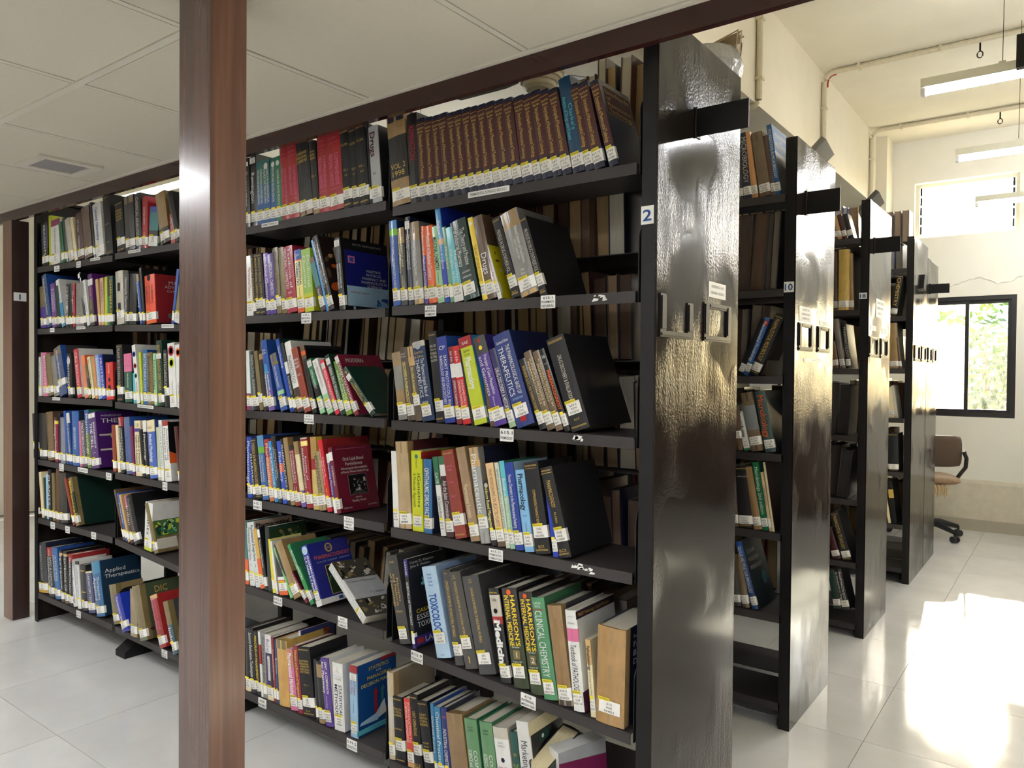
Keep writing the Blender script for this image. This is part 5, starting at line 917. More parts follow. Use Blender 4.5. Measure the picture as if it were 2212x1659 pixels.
# ---------- bottom shelf
R2(0, 6, (820, 1400), .15609, [
 (125, 205, 90, 330, 'kf', '', 'w', dict(b=((0, 1, (196, 180, 150)), (.35, .72, 'z')), c=(128, 114, 92), name='cream taped book standing a head taller')), (222, 358, 163, 665, 'ck', '=INTRODUCTION/TO DIGITAL/ENGINEERING', 'd', dict(tz=(.70, .84), lz=.04, ex=(('SANDHERG', 'h', .5, .53, 'd', .7),))), (382, 470, 320, 700, 'pr', 'CHEMICAL ENGINEERING;INTRODUCTION TO', 'w', dict(b=((0, 1, (214, 66, 54)), (0, .06, 'a')), tz=(.36, .95))), (478, 590, 398, 640, 'ck', 'UNIT OPERATIONS', 'd', dict(tz=(.46, .78), lz=.05, ex=(('B.C.P.', 'h', .05, .1, 'd', .8),))),
 (622, 760, 508, 730, 'ck', '=UNIT/OPERATIONS/OF CHEMICAL/ENGINEERING', 'd', dict(tz=(.66, .84), lz=.04, ex=(('MCCABE', 'h', .42, .45, 'd', .6), ('SMITH', 'h', .37, .4, 'd', .5)))), (762, 805, 685, 765, 'pb', 'Chemical Process', 'w', dict(b=((0, 1, (56, 128, 172)),))), (815, 895, 740, 815, 'pb', 'Chemical Process', 'w', dict(b=((0, 1, (56, 128, 172)),))), (910, 990, 832, 820, 'hn', 'INDUSTRIAL CHEMISTRY', 'w', dict(b=((0, 1, (34, 44, 118)),), tz=(.2, .72), ex=(('Riegel', 'h', .86, .9, 'o', .6),))),
 (1015, 1255, 893, 890, 'kf', '', 'w', dict(b=((0, 1, (146, 118, 82)),), c='f', name='very thick book in plain brown paper')), (1275, 1450, 1155, 975, 'hg', 'SCIENCE and TECHNOLOGY;COSMETICS', 'w', dict(b=((0, 1, (98, 142, 100)),), tz=(.1, .60), ex=(('BALSAM', 'h', .88, .91, 'k', .4), ('SAGARIN', 'h', .84, .87, 'k', .4)))), (1485, 1665, 1365, 1015, 'hg', 'SCIENCE and TECHNOLOGY;COSMETICS', 'w', dict(b=((0, 1, (98, 142, 100)),), tz=(.1, .60), ex=(('BALSAM', 'h', .88, .91, 'k', .4), ('SAGARIN', 'h', .84, .87, 'k', .4)))),
 (1690, 1900, 1550, 1090, 'hw', 'Science and Technology;Handbook of Cosmetic', 'v', dict(b=((.86, 1, 'z'),), c='z', tz=(.1, .52), ex=(('', 'o', .55, .66, 'n', .25), ('BAREL', 'h', .80, .83, 'h', .4), ('MAIBACH', 'h', .76, .79, 'h', .5)), name='white book with dark circles on its spine')), (1915, 2010, 1790, 1160, 'hG', 'of Polymeric Systems;Fundamental Principles', 'l', dict(b=((0, 1, (26, 78, 70)),), tz=(.2, .62), ex=(('', 'o', .68, .78, 'A', .45),))),
 (2020, 2200, 1874, 1010, 'pw', 'Marketing Management', 'n', dict(c='k', b=((0, 1, (214, 214, 210)),), tz=(.1, .80), st=1.3, d=.17, art=[('rect', 0, 1, .86, 1, 'e'), ('rect', .25, .55, .74, .84, (30, 70, 64)), ('disc', .38, .79, .006, 'w')], name='thick white book with plain dark sans lettering'))])
R2(1, 6, (520, 1310), .21040, [
 (42, 96, 35, 215, 'hk', '', 'w', dict(b=((0, .2, 'e'),))), (102, 156, 62, 220, 'hk', 'Sensory Evaluation Techniques', 'w', {}), (160, 200, 120, 255, 'hk', 'PRINCIPLES OF MANAGEMENT', 'y', {}), (203, 224, 165, 260, 'pw', 'Research', 'k', dict(b=((.5, .8, 'r'),))), (226, 264, 200, 268, 'ph', 'Communication Skills', 'k', {}), (268, 330, 235, 290, 'pw', 'Business Communication', 'u', dict(b=((.2, .72, (62, 44, 76)), (0, .2, 'e')), ex=(('', 'r', .3, .68, 'w', .4),))), (336, 360, 300, 320, 'pm', 'Communication', 'w', dict(b=((0, 1, (140, 44, 52)),))), (362, 386, 335, 340, 'pb', 'Business', 'w', dict(b=((0, 1, (30, 66, 110)),))),
 (392, 498, 355, 335, 'kd', '', 'x', dict(b=((.86, 1, 'A'), (0, .86, (206, 160, 84))), lab=0, c='d', name='golden tan book with an olive taped head')), (508, 580, 450, 435, 'pp', 'Pharmaceutical Marketing', 'w', dict(b=((.7, 1, (190, 120, 110)), (0, .7, (206, 110, 150))), bold=.02)), (585, 630, 525, 405, 'pc', 'Principles and Practice of Management', 'y', dict(b=((0, 1, (146, 34, 60)),))), (618, 634, 583, 255, 'pw', '', 'w', dict(y=.07, lab=0, c=(40, 52, 120), d=.17, art=[('rect', .18, .85, .72, .93, (190, 84, 44)), ('text', 'Reaction', .48, .87, .55, .06, 'w'), ('text', 'Mechanisms', .5, .785, .6, .06, 'w')], name='blue book with an orange title block, set back behind the black one')),
 (638, 766, 572, 415, 'ck', "=BURGER'S/MEDICINAL/CHEMISTRY/AND DRUG/DISCOVERY", 'd', dict(tz=(.62, .82), lz=.035, ex=(('VOL. 1', 'h', .44, .47, 'd', .5), ('B.C.P.', 'h', .07, .10, 'd', .5)))), (768, 795, 735, 540, 'hk', '', 'w', {}), (800, 858, 760, 560, 'kk', '', 'w', dict(b=((.74, .95, 'f'), (0, .06, 'f')))),
 (866, 948, 808, 530, 'hu', 'for Pharmacy;GPAT : A COMPANION', 'w', dict(b=((0, 1, (86, 54, 142)),), c='w', tz=(.48, .95), bold=.015, lw=1, ex=(('Praveen M. Rangan', 'v', .27, .44, 'w', .14),))), (958, 1062, 930, 575, 'pw', 'METHODS;STATISTICAL', 'n', dict(tz=(.22, .68), st=1.4, bold=.01, lw=1, tlab=(.86, .94), ex=(('Dr. S.P. GUPTA', 'h', .75, .78, 'k', .7), ('', 'r', .80, .803, 'h', .95)), name='thick bright white book with large lettering')),
 (1122, 1196, 1105, 605, 'pi', 'Decision Making;Statistics for Managerial', 'r', dict(b=((.90, 1, 'r'), (0, .9, (150, 186, 214))), c=(22, 74, 140), tz=(.6, .84), tlab=(.80, .89), d=.19, lw=1, ex=(('Dr. B. KHANDELWAL', 'v', .34, .52, 'k', .14),), art=[('text', 'STATISTICS', .56, .90, .5, .05, 'y'), ('text', 'FOR', .56, .84, .12, .028, 'w'), ('text', 'MANAGERIAL', .58, .775, .62, .05, 'y'), ('text', 'DECISION MAKING', .54, .69, .84, .05, 'y'), ('rect', .6, 1, .955, 1, 'r'), ('rect', .0, 1, .03, .10, 'q'), ('text', 'DR. KHANDELWAL', .55, .065, .5, .03, 'b'), ('poly', [(.42, .22), (.5, .24), (.5, .52), (.54, .52), (.47, .62), (.40, .52), (.43, .52)], 'r'), ('poly', [(.6, .3), (.66, .3), (.66, .54), (.70, .54), (.64, .62), (.57, .54), (.6, .54)], 't'), ('poly', [(.06, .16), (.5, .14), (.62, .36), (.45, .24), (.1, .2)], 'i'), ('poly', [(.5, .16), (.72, .2), (.68, .4), (.58, .34)], 'w')], name='blue paperback with yellow title and arrows on its cover'))])
R2(2, 6, (60, 1000), .25915, [
 (712, 770, 670, 1020, 'kA', '', 'w', dict(c=(150, 130, 90))), (785, 846, 712, 1120, 'hB', 'Pharmaceutical Tables', 'w', dict(b=((0, 1, (36, 48, 160)),), tz=(.28, .95), y=-.03)), (850, 905, 845, 1050, 'kf', '', 'w', dict(b=((0, 1, (156, 140, 106)),), y=-.02)), (932, 1000, 860, 1035, 'kA', '', 'w', dict(b=((0, .2, (96, 116, 84)),), c=(70, 84, 60), d=.2, y=-.03, art=[('text', 'DIC', .5, .86, .3, .12, 'd'), ('blobs', 8, (.1, .9, .05, .3), .02, ['m', 'r'], 3)])),
 (1095, 1158, 1010, 1115, 'hr', 'Identification of Drugs;Isolation and', 'p', dict(b=((0, 1, (150, 46, 44)), (.92, 1, 'a')), tz=(.35, .95), y=-.02)), (1205, 1250, 1118, 1165, 'kA', 'Index', 'w', dict(b=((0, .55, (62, 94, 110)),), y=-.02, tz=(.15, .5)))])
R2(3, 6, (60, 1000), .25915, [
 (85, 166, 62, 662, 'hn', 'PHARMACOLOGY', 'z', dict(b=((0, 1, (34, 40, 50)), (.0, .2, (200, 160, 60)))), ), (170, 220, 148, 705, 'hk', 'PHARMACOLOGY;BASIC & CLINICAL', 'w', dict(b=((.82, 1, 'r'),), tz=(.2, .8), ex=(('LANGE', 'v', .83, .97, 'w', .3),))), (225, 270, 192, 710, 'hb', 'PATHOLOGY;TEXTBOOK OF MEDICAL', 'w', dict(b=((0, 1, (46, 104, 166)),), tz=(.35, .85))), (275, 300, 252, 730, 'hk', 'TEXTBOOK', 'w', dict(b=((.9, .95, 'a'), (0, .1, 'x')))), (303, 335, 288, 735, 'hk', 'TEXTBOOK OF', 'w', dict(b=((.9, .95, 'a'), (0, .1, 'x')))), (338, 372, 330, 760, 'hk', 'PHARMACOLOGY', 'w', dict(b=((.86, 1, 'r'),), c='r')),
 (376, 408, 335, 812, 'pw', 'Clinical Pharmacology', 'u', dict(lab=0)), (411, 440, 385, 822, 'pw', 'Clinical Pharmacy and Therapeutics', 'b', dict(b=((.93, 1, 'k'),))), (448, 496, 425, 850, 'hk', '', 'd', dict(ex=(('', 'r', .86, .88, 'd', .8), ('', 'r', .4, .42, 'd', .8)))), (502, 560, 468, 910, 'pn', 'LABORATORY TESTS', 'w', dict(b=((0, 1, (60, 64, 110)), (.96, 1, 'e')))),
 (570, 640, 520, 830, 'hb', 'Applied;Therapeutics', 'w', dict(b=((0, 1, (44, 102, 150)), (.78, 1, (60, 130, 170))), c=(24, 52, 76), tz=(.3, .72), d=.2, art=[('text', 'Applied', .38, .80, .5, .07, 'w'), ('text', 'Therapeutics', .54, .70, .85, .07, 'w')], name='blue book with white title on its dark blue cover'))])
# ---------- ends of the racks behind
_r = (1560, 240); _k = .34965
RX(10, 1.250, Z10[0], _r, _k, [(60, 98, 40, 180, 'hH', '', 'w', dict(lab=2)), (100, 128, 85, 300, 'hH', '', 'w', dict(lab=2)), (131, 182, 103, 140, 'hn', 'MICROBIOLOGY', 'z', dict(lab=2)), (184, 222, 130, 135, 'ha', '', 'w', dict(lab=2, b=((0, 1, (206, 150, 100)),))), (232, 302, 175, 140, 'kx', '', 'w', dict(lab=2, b=((0, 1, (116, 98, 76)),))), (304, 330, 250, 155, 'hx', '', 'w', dict(lab=2, b=((0, 1, (88, 66, 56)),))),
   (330, 362, 270, 88, 'pb', 'FOUNDATIONS IN MICROBIOLOGY', 'w', dict(lab=2, b=((0, 1, (34, 92, 150)),), c=(24, 52, 78), d=.2, art=[('rect', .02, .98, .62, .98, (30, 84, 140)), ('text', 'FOUNDATIONS', .5, .88, .7, .05, 'e'), ('text', 'IN', .5, .81, .1, .04, 'e'), ('text', 'MICROBIOLOGY', .5, .73, .8, .06, 'e'), ('disc', .6, .35, .03, (50, 90, 110))], name='tall blue book with a cream title on its cover'))], 1, 'rack ten')
RX(10, 1.262, Z10[2], _r, _k, [(88, 122, 240, 1290, 'pk', '', 'w', dict(lab=2)), (126, 160, 262, 1282, 'pb', 'Pharmaceutical Microbiology', 'w', dict(lab=2, b=((0, 1, (60, 100, 160)), (.86, .95, 'r')))), (165, 225, 330, 1272, 'ck', 'PHARMACEUTICAL MICROBIOLOGY', 'd', dict(lab=2))], 3, 'rack ten')
_r = (1560, 800); _k = .33746
RX(10, 1.25, Z10[3], _r, _k, [(82, 132, 60, 230, 'kx', '', 'w', dict(lab=2, lz=.05)), (140, 180, 78, 225, 'pw', 'Pharmaceutical Microbiology', 'k', dict(lab=2, b=((0, .06, 'g'), (.85, 1, (60, 70, 60))), tz=(.3, .84), bold=.015)), (186, 264, 115, 150, 'kx', '', 'w', dict(lab=2, b=((0, 1, (128, 110, 86)), (.36, .78, (136, 140, 144))), lz=.025)), (276, 345, 203, 140, 'ht', 'Microbiology', 'o', dict(lab=2, b=((0, 1, (60, 84, 84)),), c=(58, 64, 68), d=.2))], 4, 'rack ten')
RX(10, 1.25, Z10[4], _r, _k, [(62, 102, 40, 615, 'kx', '', 'w', dict(lab=2)), (105, 196, 80, 615, 'ck', '', 'w', dict(lab=2, ex=(('IMMUNOLOGY', 'h', .82, .85, 'z', .7),))), (203, 255, 135, 622, 'kf', '', 'w', dict(lab=2, b=((0, 1, (154, 124, 84)),))), (258, 297, 190, 592, 'pg', 'Microbiology 2nd edition', 'w', dict(lab=2, b=((0, 1, (26, 112, 70)),))), (300, 318, 242, 655, 'pe', 'Introduction', 'k', dict(lab=2, b=((0, 1, (214, 186, 146)),))), (321, 334, 258, 590, 'pe', '', 'k', dict(lab=0, c=(56, 34, 40), d=.2))], 5, 'rack ten')
RX(10, 1.25, Z10[5], _r, _k, [(70, 120, 40, 1200, 'hH', '', 'w', dict(lab=2)), (128, 176, 72, 1180, 'kx', '', 'w', dict(lab=2, b=((0, 1, (126, 108, 84)),))), (192, 232, 82, 1100, 'hb', 'CELLULAR AND MOLECULAR IMMUNOLOGY', 'w', dict(lab=2, b=((0, .8, (44, 74, 130)),), c=(30, 44, 50), d=.22, art=[('text', 'CELLULAR', .35, .82, .4, .06, 'z'), ('text', 'MOLECULAR', .4, .70, .5, .06, 'z'), ('text', 'IMMUNOLOGY', .45, .58, .6, .06, 'z'), ('disc', .7, .36, .028, 't')], name='blue spined book with a dark green cover'))], 6, 'rack ten')
_r = (1780, 380); _k = .28942
RX(18, 2.535, Z18[0], _r, _k, [(62, 98, 45, 335, 'hx', '', 'w', dict(lab=2)), (103, 136, 62, 305, 'ka', '', 'k', dict(lab=2)), (140, 176, 92, 295, 'hm', '', 'w', dict(lab=2)), (182, 222, 135, 290, 'hk', '', 'w', dict(lab=2, c='H'))], 1, 'rack eighteen')
RX(18, 2.535, Z18[1], _r, _k, [(40, 62, 35, 570, 'hx', '', 'w', dict(lab=2)), (64, 100, 60, 570, 'hx', '', 'w', dict(lab=2)), (105, 180, 110, 552, 'kd', '', 'w', dict(lab=2, y=-.02)), (184, 220, 175, 580, 'kf', '', 'w', dict(lab=2))], 2, 'rack eighteen')
RX(18, 2.535, Z18[2], _r, _k, [(66, 110, 40, 1240, 'hx', '', 'w', dict(lab=2, b=((0, 1, (110, 84, 64)),))), (120, 160, 62, 1072, 'kz', '', 'w', dict(lab=2, b=((0, 1, (130, 122, 110)),))), (166, 200, 130, 1110, 'hk', 'PHARMACOLOGY', 'z', dict(lab=2))], 3, 'rack eighteen')
_r = (1770, 840); _k = .33764
RX(18, 2.535, Z18[5], _r, _k, [(86, 140, 30, 900, 'hm', '', 'w', dict(lab=2)), (150, 210, 62, 795, 'ck', 'PHARMACEUTICAL TECHNOLOGY', 'd', dict(lab=2))], 6, 'rack eighteen')
RX(18, 2.535, .13, _r, _k, [(92, 140, 50, 1160, 'hG', '', 'w', dict(lab=2)), (146, 196, 88, 1155, 'hk', 'An Introduction to Drugs;PHARMACOLOGY', 'w', dict(lab=2))], 7, 'rack eighteen')
_r = (1780, 380); _k = .28942
RX(26, 3.83, Z26[1], _r, _k, [(492, 540, 545, 745, 'ck', 'CHEMISTRY', 'd', dict(lab=2))], 2, 'the fourth rack')
RX(26, 3.83, Z26[2], _r, _k, [(492, 556, 478, 1100, 'kf', '', 'w', dict(lab=2)), (560, 582, 533, 1205, 'hx', '', 'w', dict(lab=2))], 3, 'the fourth rack')
_r = (1770, 840); _k = .33764
RX(26, 3.83, Z26[3], _r, _k, [(436, 480, 428, -10, 'pe', '', 'w', dict(lab=2)), (484, 505, 455, -20, 'pz', '', 'w', dict(lab=0))], 4, 'the fourth rack')
RX(26, 3.83, Z26[4], _r, _k, [(438, 506, 434, 285, 'ck', '', 'w', dict(lab=2))], 5, 'the fourth rack')
RX(26, 3.83, Z26[5], _r, _k, [(440, 458, 395, 590, 'pe', '', 'w', dict(lab=0)), (462, 495, 432, 590, 'pk', '', 'w', dict(lab=0, b=((.6, .8, 'd'),)))], 6, 'the fourth rack')

# ---- volumes standing with their spines to the other aisle: only the page edges show
def back_run(yb, z, x0, x1, hs, cols, pgs, seed, lab, grp, name, lean=0.0, dep=(.19, .235)):
    rd = random.Random(seed); x = x0; i = 0; st = len(BOOKS)
    while x < x1 - .02:
        t = rd.uniform(.022, .062); h = rd.uniform(*hs); d = rd.uniform(*dep)
        if x + t > x1: break
        BOOKS.append(dict(x=x, y=yb - .006, z=z, th=rd.gauss(lean, .02), t=t, h=h, d=d, kind=rd.choice('hhc'), col=rd.choice(cols), cc=None, title='', tc='w', kw=dict(lab=0, pg=rd.choice(pgs)), px=0,
                          area=t * h / (Vector((x, yb - .24, z)) - CAM).length ** 2 * .25, grp=grp, flip=True, label=lab, name=name))
        x += t + rd.uniform(.001, .006) + (.05 if rd.random() < .06 and x > -1.8 else 0)
    run = BOOKS[st:]
    for i, b in enumerate(run): b['label'] = lab % ORD[min(len(run) - 1 - i, 25)]
TANS = ['E', 'z', (176, 150, 112), (150, 124, 92), (196, 176, 140)]; DIM = [(150, 128, 104), (120, 96, 80), (96, 76, 66), (150, 140, 126)]
DK = ['k', 'H', 'm', 'x', 'n', (60, 34, 30)]
for k, (z, hs) in enumerate(zip(ZB, [(.31, .365), (.27, .31), (.26, .30), (.27, .31), (.24, .30), (.24, .29)])):
    for b in (0, 1):
        x0, x1 = EDG[b]
        if b == 1 and k == 0: continue
        back_run(.567, z, x0 + .01 if not (k == 0) else -.50, x1 - .01, hs, DK, TANS if b == 1 or k == 0 else DIM + TANS[1:3], 31 + k * 3 + b, 'bound volume turned pages out, %%s from the divider, rear %s shelf, %s' % (SHELFW[k], 'end bay' if b == 0 else 'second bay'), 'volumes on the rear face of the front rack', 'bound_volume', -.03 if b == 0 else .10)
for k in (1, 2, 3):
    back_run(.567, ZB[k], EDG[2][0] + (.30 if k == 2 else .02), EDG[2][1] - .01, (.26, .30), DK, TANS, 77 + k, 'bound volume turned pages out, %%s from the pillar, rear %s shelf, third bay' % SHELFW[k], 'volumes on the rear face of the front rack', 'bound_volume', .05)
for b, ks in ((2, (4, 5)), (3, (1, 2, 3, 4, 5))):
    for k in ks: back_run(.567, ZB[k], EDG[b][0] + (.02 if k > 3 else .38), EDG[b][1] - .01, (.25, .30), DK, DIM, 90 + k + b, 'bound volume turned pages out, %%s from one end, rear %s shelf, %s' % (SHELFW[k], 'third bay' if b == 2 else 'far bay'), 'volumes on the rear face of the front rack', 'bound_volume', .0)
# the second rack is full of dark books behind the front one
for b in range(4):
    for k, z in enumerate(Z10):
        rd = random.Random(b * 10 + k); x = EDG[b][0] + .01; xe = EDG[b][1] - .01 if b else -.42
        while x < xe - .05:
            t = rd.uniform(.018, .055)
            BOOKS.append(dict(x=x, y=1.25, z=z, th=rd.gauss(-.02, .015), t=t, h=rd.uniform(.21, .27), d=.17, kind='h', col=rd.choice(['k', 'H', 'm', 'x', 'n', 'G', 'k', (70, 56, 48), (54, 44, 40)]), cc=None, title='', tc='w', kw=dict(lab=0), px=0, area=0, grp='', label=''))
            x += t + .003
# dark volumes turned page edges out on rack 10 and rack 18, and the rear-face rows above them
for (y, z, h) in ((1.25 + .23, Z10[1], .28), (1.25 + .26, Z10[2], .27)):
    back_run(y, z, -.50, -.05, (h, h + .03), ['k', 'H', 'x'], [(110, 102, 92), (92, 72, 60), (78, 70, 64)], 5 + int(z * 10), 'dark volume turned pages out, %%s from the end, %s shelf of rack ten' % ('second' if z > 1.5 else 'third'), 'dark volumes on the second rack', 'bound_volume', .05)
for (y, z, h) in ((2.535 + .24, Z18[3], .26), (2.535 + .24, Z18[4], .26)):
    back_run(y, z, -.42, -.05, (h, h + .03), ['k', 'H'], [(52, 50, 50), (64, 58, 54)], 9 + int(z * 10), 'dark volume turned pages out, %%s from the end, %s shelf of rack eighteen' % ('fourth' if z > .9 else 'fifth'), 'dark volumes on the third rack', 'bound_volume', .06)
for (y, Z, nm) in ((1.241 + .567, Z10, 'second'), (2.527 + .567, Z18, 'third'), (3.82 + .567, Z26, 'fourth')):
    for k in range(0, 6):
        back_run(y, Z[k], -.42, -.05, (.23, .27), ['r', 'x', 'b', 'H', 'm', 'a', 'n'], TANS, 40 + k + int(y * 7), 'volume %%s from the end on the rear %s shelf of the %s rack' % (SHELFW[k], nm), 'volumes on the rear of the %s rack' % nm, 'bound_volume', 0)

# ---- make them: the 300 that show largest as things, the rest as one mass
BOOKS.sort(key=lambda b: -b['area'])
LIMIT = 300; used = {}; mass = {}
for i, b in enumerate(BOOKS):
    P = make_parts(b['t'], b['h'], b['d'], b['kind'], b['col'], b['cc'] if b['cc'] is not None else b['col'], b['title'], b['tc'], b['kw'], b['px'])
    t, th = b['t'], b['th']
    M = Matrix.Rotation(th, 4, 'Y')
    lift = max(0.0, t * math.sin(th)) if th > 0 else 0.0
    if b.get('flip'): M = Matrix.Rotation(th, 4, 'Y') @ Matrix.Translation((t, 0, 0)) @ Matrix.Rotation(math.pi, 4, 'Z')
    M = Matrix.Translation((b['x'], b['y'], b['z'] + lift + .0006)) @ M
    if i < LIMIT:
        root = empty('book', (0, 0, 0), b['label'], 'book', b['grp'])
        root.matrix_world = M
        for n, m in P.items():
            if not m.f or n in ('yellow_strip', 'call_number'): continue
            o = m.build(n if isinstance(n, str) else n[0], BOOKM, root)
            if n == 'call_label':
                for q in ('yellow_strip', 'call_number'):
                    if q in P and P[q].f: P[q].build(q, BOOKM, o)
    else:
        mm = mass.setdefault('m', MB())
        for m in P.values(): mm.extend(m, M)
if mass:
    o = mass['m'].build('remaining_books', BOOKM); tag(o, 'remaining small and half hidden books filling the backs of the steel racks', 'books'); o['kind'] = 'stuff'
# ------------------------------------------------------------------ loose books
def special(name, label, t, h, d, kind, col, cc, title, tc, kw, M):
    P = make_parts(t, h, d, kind, col, cc, title, tc, kw, 20)
    root = empty(name, (0, 0, 0), label, 'book'); root.matrix_world = M
    for n, m in P.items():
        if n in ('yellow_strip', 'call_number') or not m.f: continue
        o = m.build(n if isinstance(n, str) else n[0], BOOKM, root)
        if n == 'call_label':
            for q in ('yellow_strip', 'call_number'):
                if q in P: P[q].build(q, BOOKM, o)
    return root
# the grey paperback slumped against the blue one on the fifth shelf
def frame(o, xa, za):
    xa = Vector(xa).normalized(); za = Vector(za); za = (za - xa * za.dot(xa)).normalized(); ya = za.cross(xa)
    return Matrix(((xa.x, ya.x, za.x, o[0]), (xa.y, ya.y, za.y, o[1]), (xa.z, ya.z, za.z, o[2]), (0, 0, 0, 1)))
_b = on(1, -.012, 795, 1322); _t = on(1, .02, 704, 1254)
zl = Vector((_t.x - _b.x, .03, _t.z - _b.z)); hh = zl.length
special('book', 'pale grey paperback slumped on its side with leaf patterned cover, fifth shelf of second bay', .034, hh, .15, 'p', 'S', 'S', 'A Textbook of Pharmacognosy', 'w',
        dict(lz=.012, b=((0, 1, (196, 196, 194)),), tz=(.35, .9), art=[('rect', 0, 1, .66, 1, (66, 64, 54)), ('blobs', 30, (.04, .96, .68, .98), .014, ['A', 'x', 'K', 'z'], 21), ('rect', 0, 1, 0, .30, (66, 64, 54)), ('blobs', 30, (.04, .96, .02, .28), .014, ['A', 'x', 'K', 'z'], 22), ('text', 'A Textbook of Pharmacognosy', .5, .6, .8, .03, 'k'), ('text', 'T. C. Denston', .7, .38, .4, .035, 'k')]),
        frame((_b.x - .030, -.012, .536), (.55, 0, .83), zl))
# bottom shelf: two books tipped over with their page edges out, and the silver and plum paperback
z6 = .111
special('book', 'old book with yellowed page edges turned outwards, tipped over on bottom shelf of end bay', .062, .235, .17, 'h', 'k', 'k', '', 'w', dict(lab=0, pg='e'),
        frame((-.275, .235, z6 + .004), (-1, .05, .10), (.16, -.34, .93)))
_cs = special('book', 'white paged paperback with glossy plum and silver cover, last on end bay bottom shelf', .052, .215, .16, 'p', 'w', 'S', '', 'w', dict(lab=0, pg='w'), frame((-.180, .19, z6 + .004), (-.90, .42, .0), (-.13, -.02, 1)))
m = MB()
def _bk(pts, c, l): m.poly([(-.0006 - .0002 * l, a, b) for a, b in reversed(pts)], c, GL)
_bk([(0, 0), (.16, 0), (.16, .215), (0, .215)], 'S', 0); _bk([(0, .09), (.16, .11), (.16, .185), (0, .17)], (126, 40, 84), 1)
m.text('COSMETIC', (-.0014, .08, .105), (0, -1, 0), (0, 0, 1), .11, .018, 'z', PR); m.text('SCIENCE', (-.0014, .08, .035), (0, -1, 0), (0, 0, 1), .09, .014, (126, 40, 84), PR)
m.build('cover_art', BOOKM, _cs)
# things lying on top of the racks
t = empty('paper_bundle', (-.06, .55, 2.303), 'pleated bundle of old papers in a clear plastic bag on top of the front rack', 'bundle')
m = MB(); random.seed(11); n = 30
for k in range(n):
    a0, a1 = R(200 * k / n - 10), R(200 * (k + .75) / n - 10); r0, r1 = .03, .115 + .006 * math.sin(k * 2.1)
    for za, zb in ((.10, .125),):
        m.poly([(r0 * math.cos(a0), r0 * math.sin(a0) - .02, za), (r1 * math.cos(a0), r1 * math.sin(a0) - .02, za + .02), (r1 * math.cos(a1), r1 * math.sin(a1) - .02, za + .03), (r0 * math.cos(a1), r0 * math.sin(a1) - .02, za + .012)], (176, 158, 130), 0)
        m.poly([(r1 * math.cos(a0), r1 * math.sin(a0) - .02, za + .02), (r1 * math.cos(a0) * .96, r1 * math.sin(a0) * .96 - .02, za - .04), (r1 * math.cos(a1) * .96, r1 * math.sin(a1) * .96 - .02, za - .035), (r1 * math.cos(a1), r1 * math.sin(a1) - .02, za + .03)], (150, 130, 104), 0)
m.build('folded_papers', [attr_mat('old_paper', .8, 0, 50, .2, .2)], t)
m = MB(); m.lathe([(.0, 0), (.105, .002), (.115, .04), (.105, .075), (.10, .085), (.05, .10), (0, .105)], 16)
bagm, N, L, bb = new_mat('clear_plastic_bag'); bb.inputs['Base Color'].default_value = (.86, .87, .86, 1); bb.inputs['Roughness'].default_value = .18; bb.inputs['Transmission Weight'].default_value = .55
nn = noise(N, L, 18, 4, objco(N, L)); bump(N, L, bb, nn.outputs[0], .9, .02)
m.build('plastic_bag', bagm, t)
for k, (x, y, lab, c) in enumerate(((-.05, 1.72, 'grey covered book propped open on top of rack ten', 'h'), (-.06, 2.90, 'grey book propped on top of rack eighteen', 'H'))):
    special('book', lab, .028, .19, .14, 'h', c, c, '', 'w', dict(lab=0), frame((x - .10, y, 2.302), (.75, -.2, -.62), (.62, .2, .75)))
for k in range(5):
    special('book', '%s dark volume from the panel standing on top of the fourth rack' % ORD[k], .042, .22, .16, 'c', 'H', 'H', '', 'w', dict(lab=0, pg=(150, 130, 110)), Matrix.Translation((-.03 - .05 * (k + 1), 4.20, 2.301)) @ Matrix.Translation((.042, 0, 0)) @ Matrix.Rotation(math.pi, 4, 'Z'))

# ------------------------------------------------------------------ tube lamps, fan, pipes
tube_em = emit('fluorescent_tube', (250, 252, 255), TUBE_POWER)
def tube_lamp(x0, x1, y, z, label, grp=None):
    t = empty('tube_lamp', ((x0 + x1) / 2, y, z), label, 'lamp', grp); w = (x1 - x0) / 2
    m = MB(); m.prism([(-.020, .004), (.020, .004), (.026, .045), (-.026, .045)], -w, w, axis='x'); m.build('housing', M_CREAMP, t)
    for s in (-1, 1):
        m = MB(); m.box((s * w - .02 if s > 0 else -w, -.018, -.034), (w if s > 0 else -w + .02, .018, .0)); m.build('socket', M_WHITE, t)
    m = MB(); m.tube([(-w + .02, 0, -.020), (w - .02, 0, -.020)], .013, 10); m.build('tube', tube_em, t)
    for s in (-.45, .45):
        m = MB(); m.box((s * w - .014, -.02, .045), (s * w + .014, .02, .056)); c_ = m.build('clip', M_CREAMP, t)
        m = MB(); m.tube([(s * w, 0, .05), (s * w + .004, 0, CEIL - z)], .0016, 5, cap=False); m.build('hanging_wire', M_STEEL, t)
    return t
tube_lamp(.260, 1.48, 2.45, 2.79, 'fluorescent tube lamp on wires, first along the aisle by the dark hanging board')
tube_lamp(.253, 1.47, 3.86, 2.79, 'fluorescent tube lamp on wires, second along the aisle')
tube_lamp(.232, 1.45, 5.30, 2.765, 'fluorescent tube lamp hanging before the bright upper window')
for y, w_ in ((.9, 'first'), (2.45, 'second'), (3.86, 'third'), (5.3, 'fourth')): tube_lamp(2.3, 3.5, y, 2.79, 'fluorescent tube lamp over the wide side of the room, %s from the board ceiling' % w_, 'tube lamps over the open side')  # unseen lamps added to brighten the floor and ceiling on this side
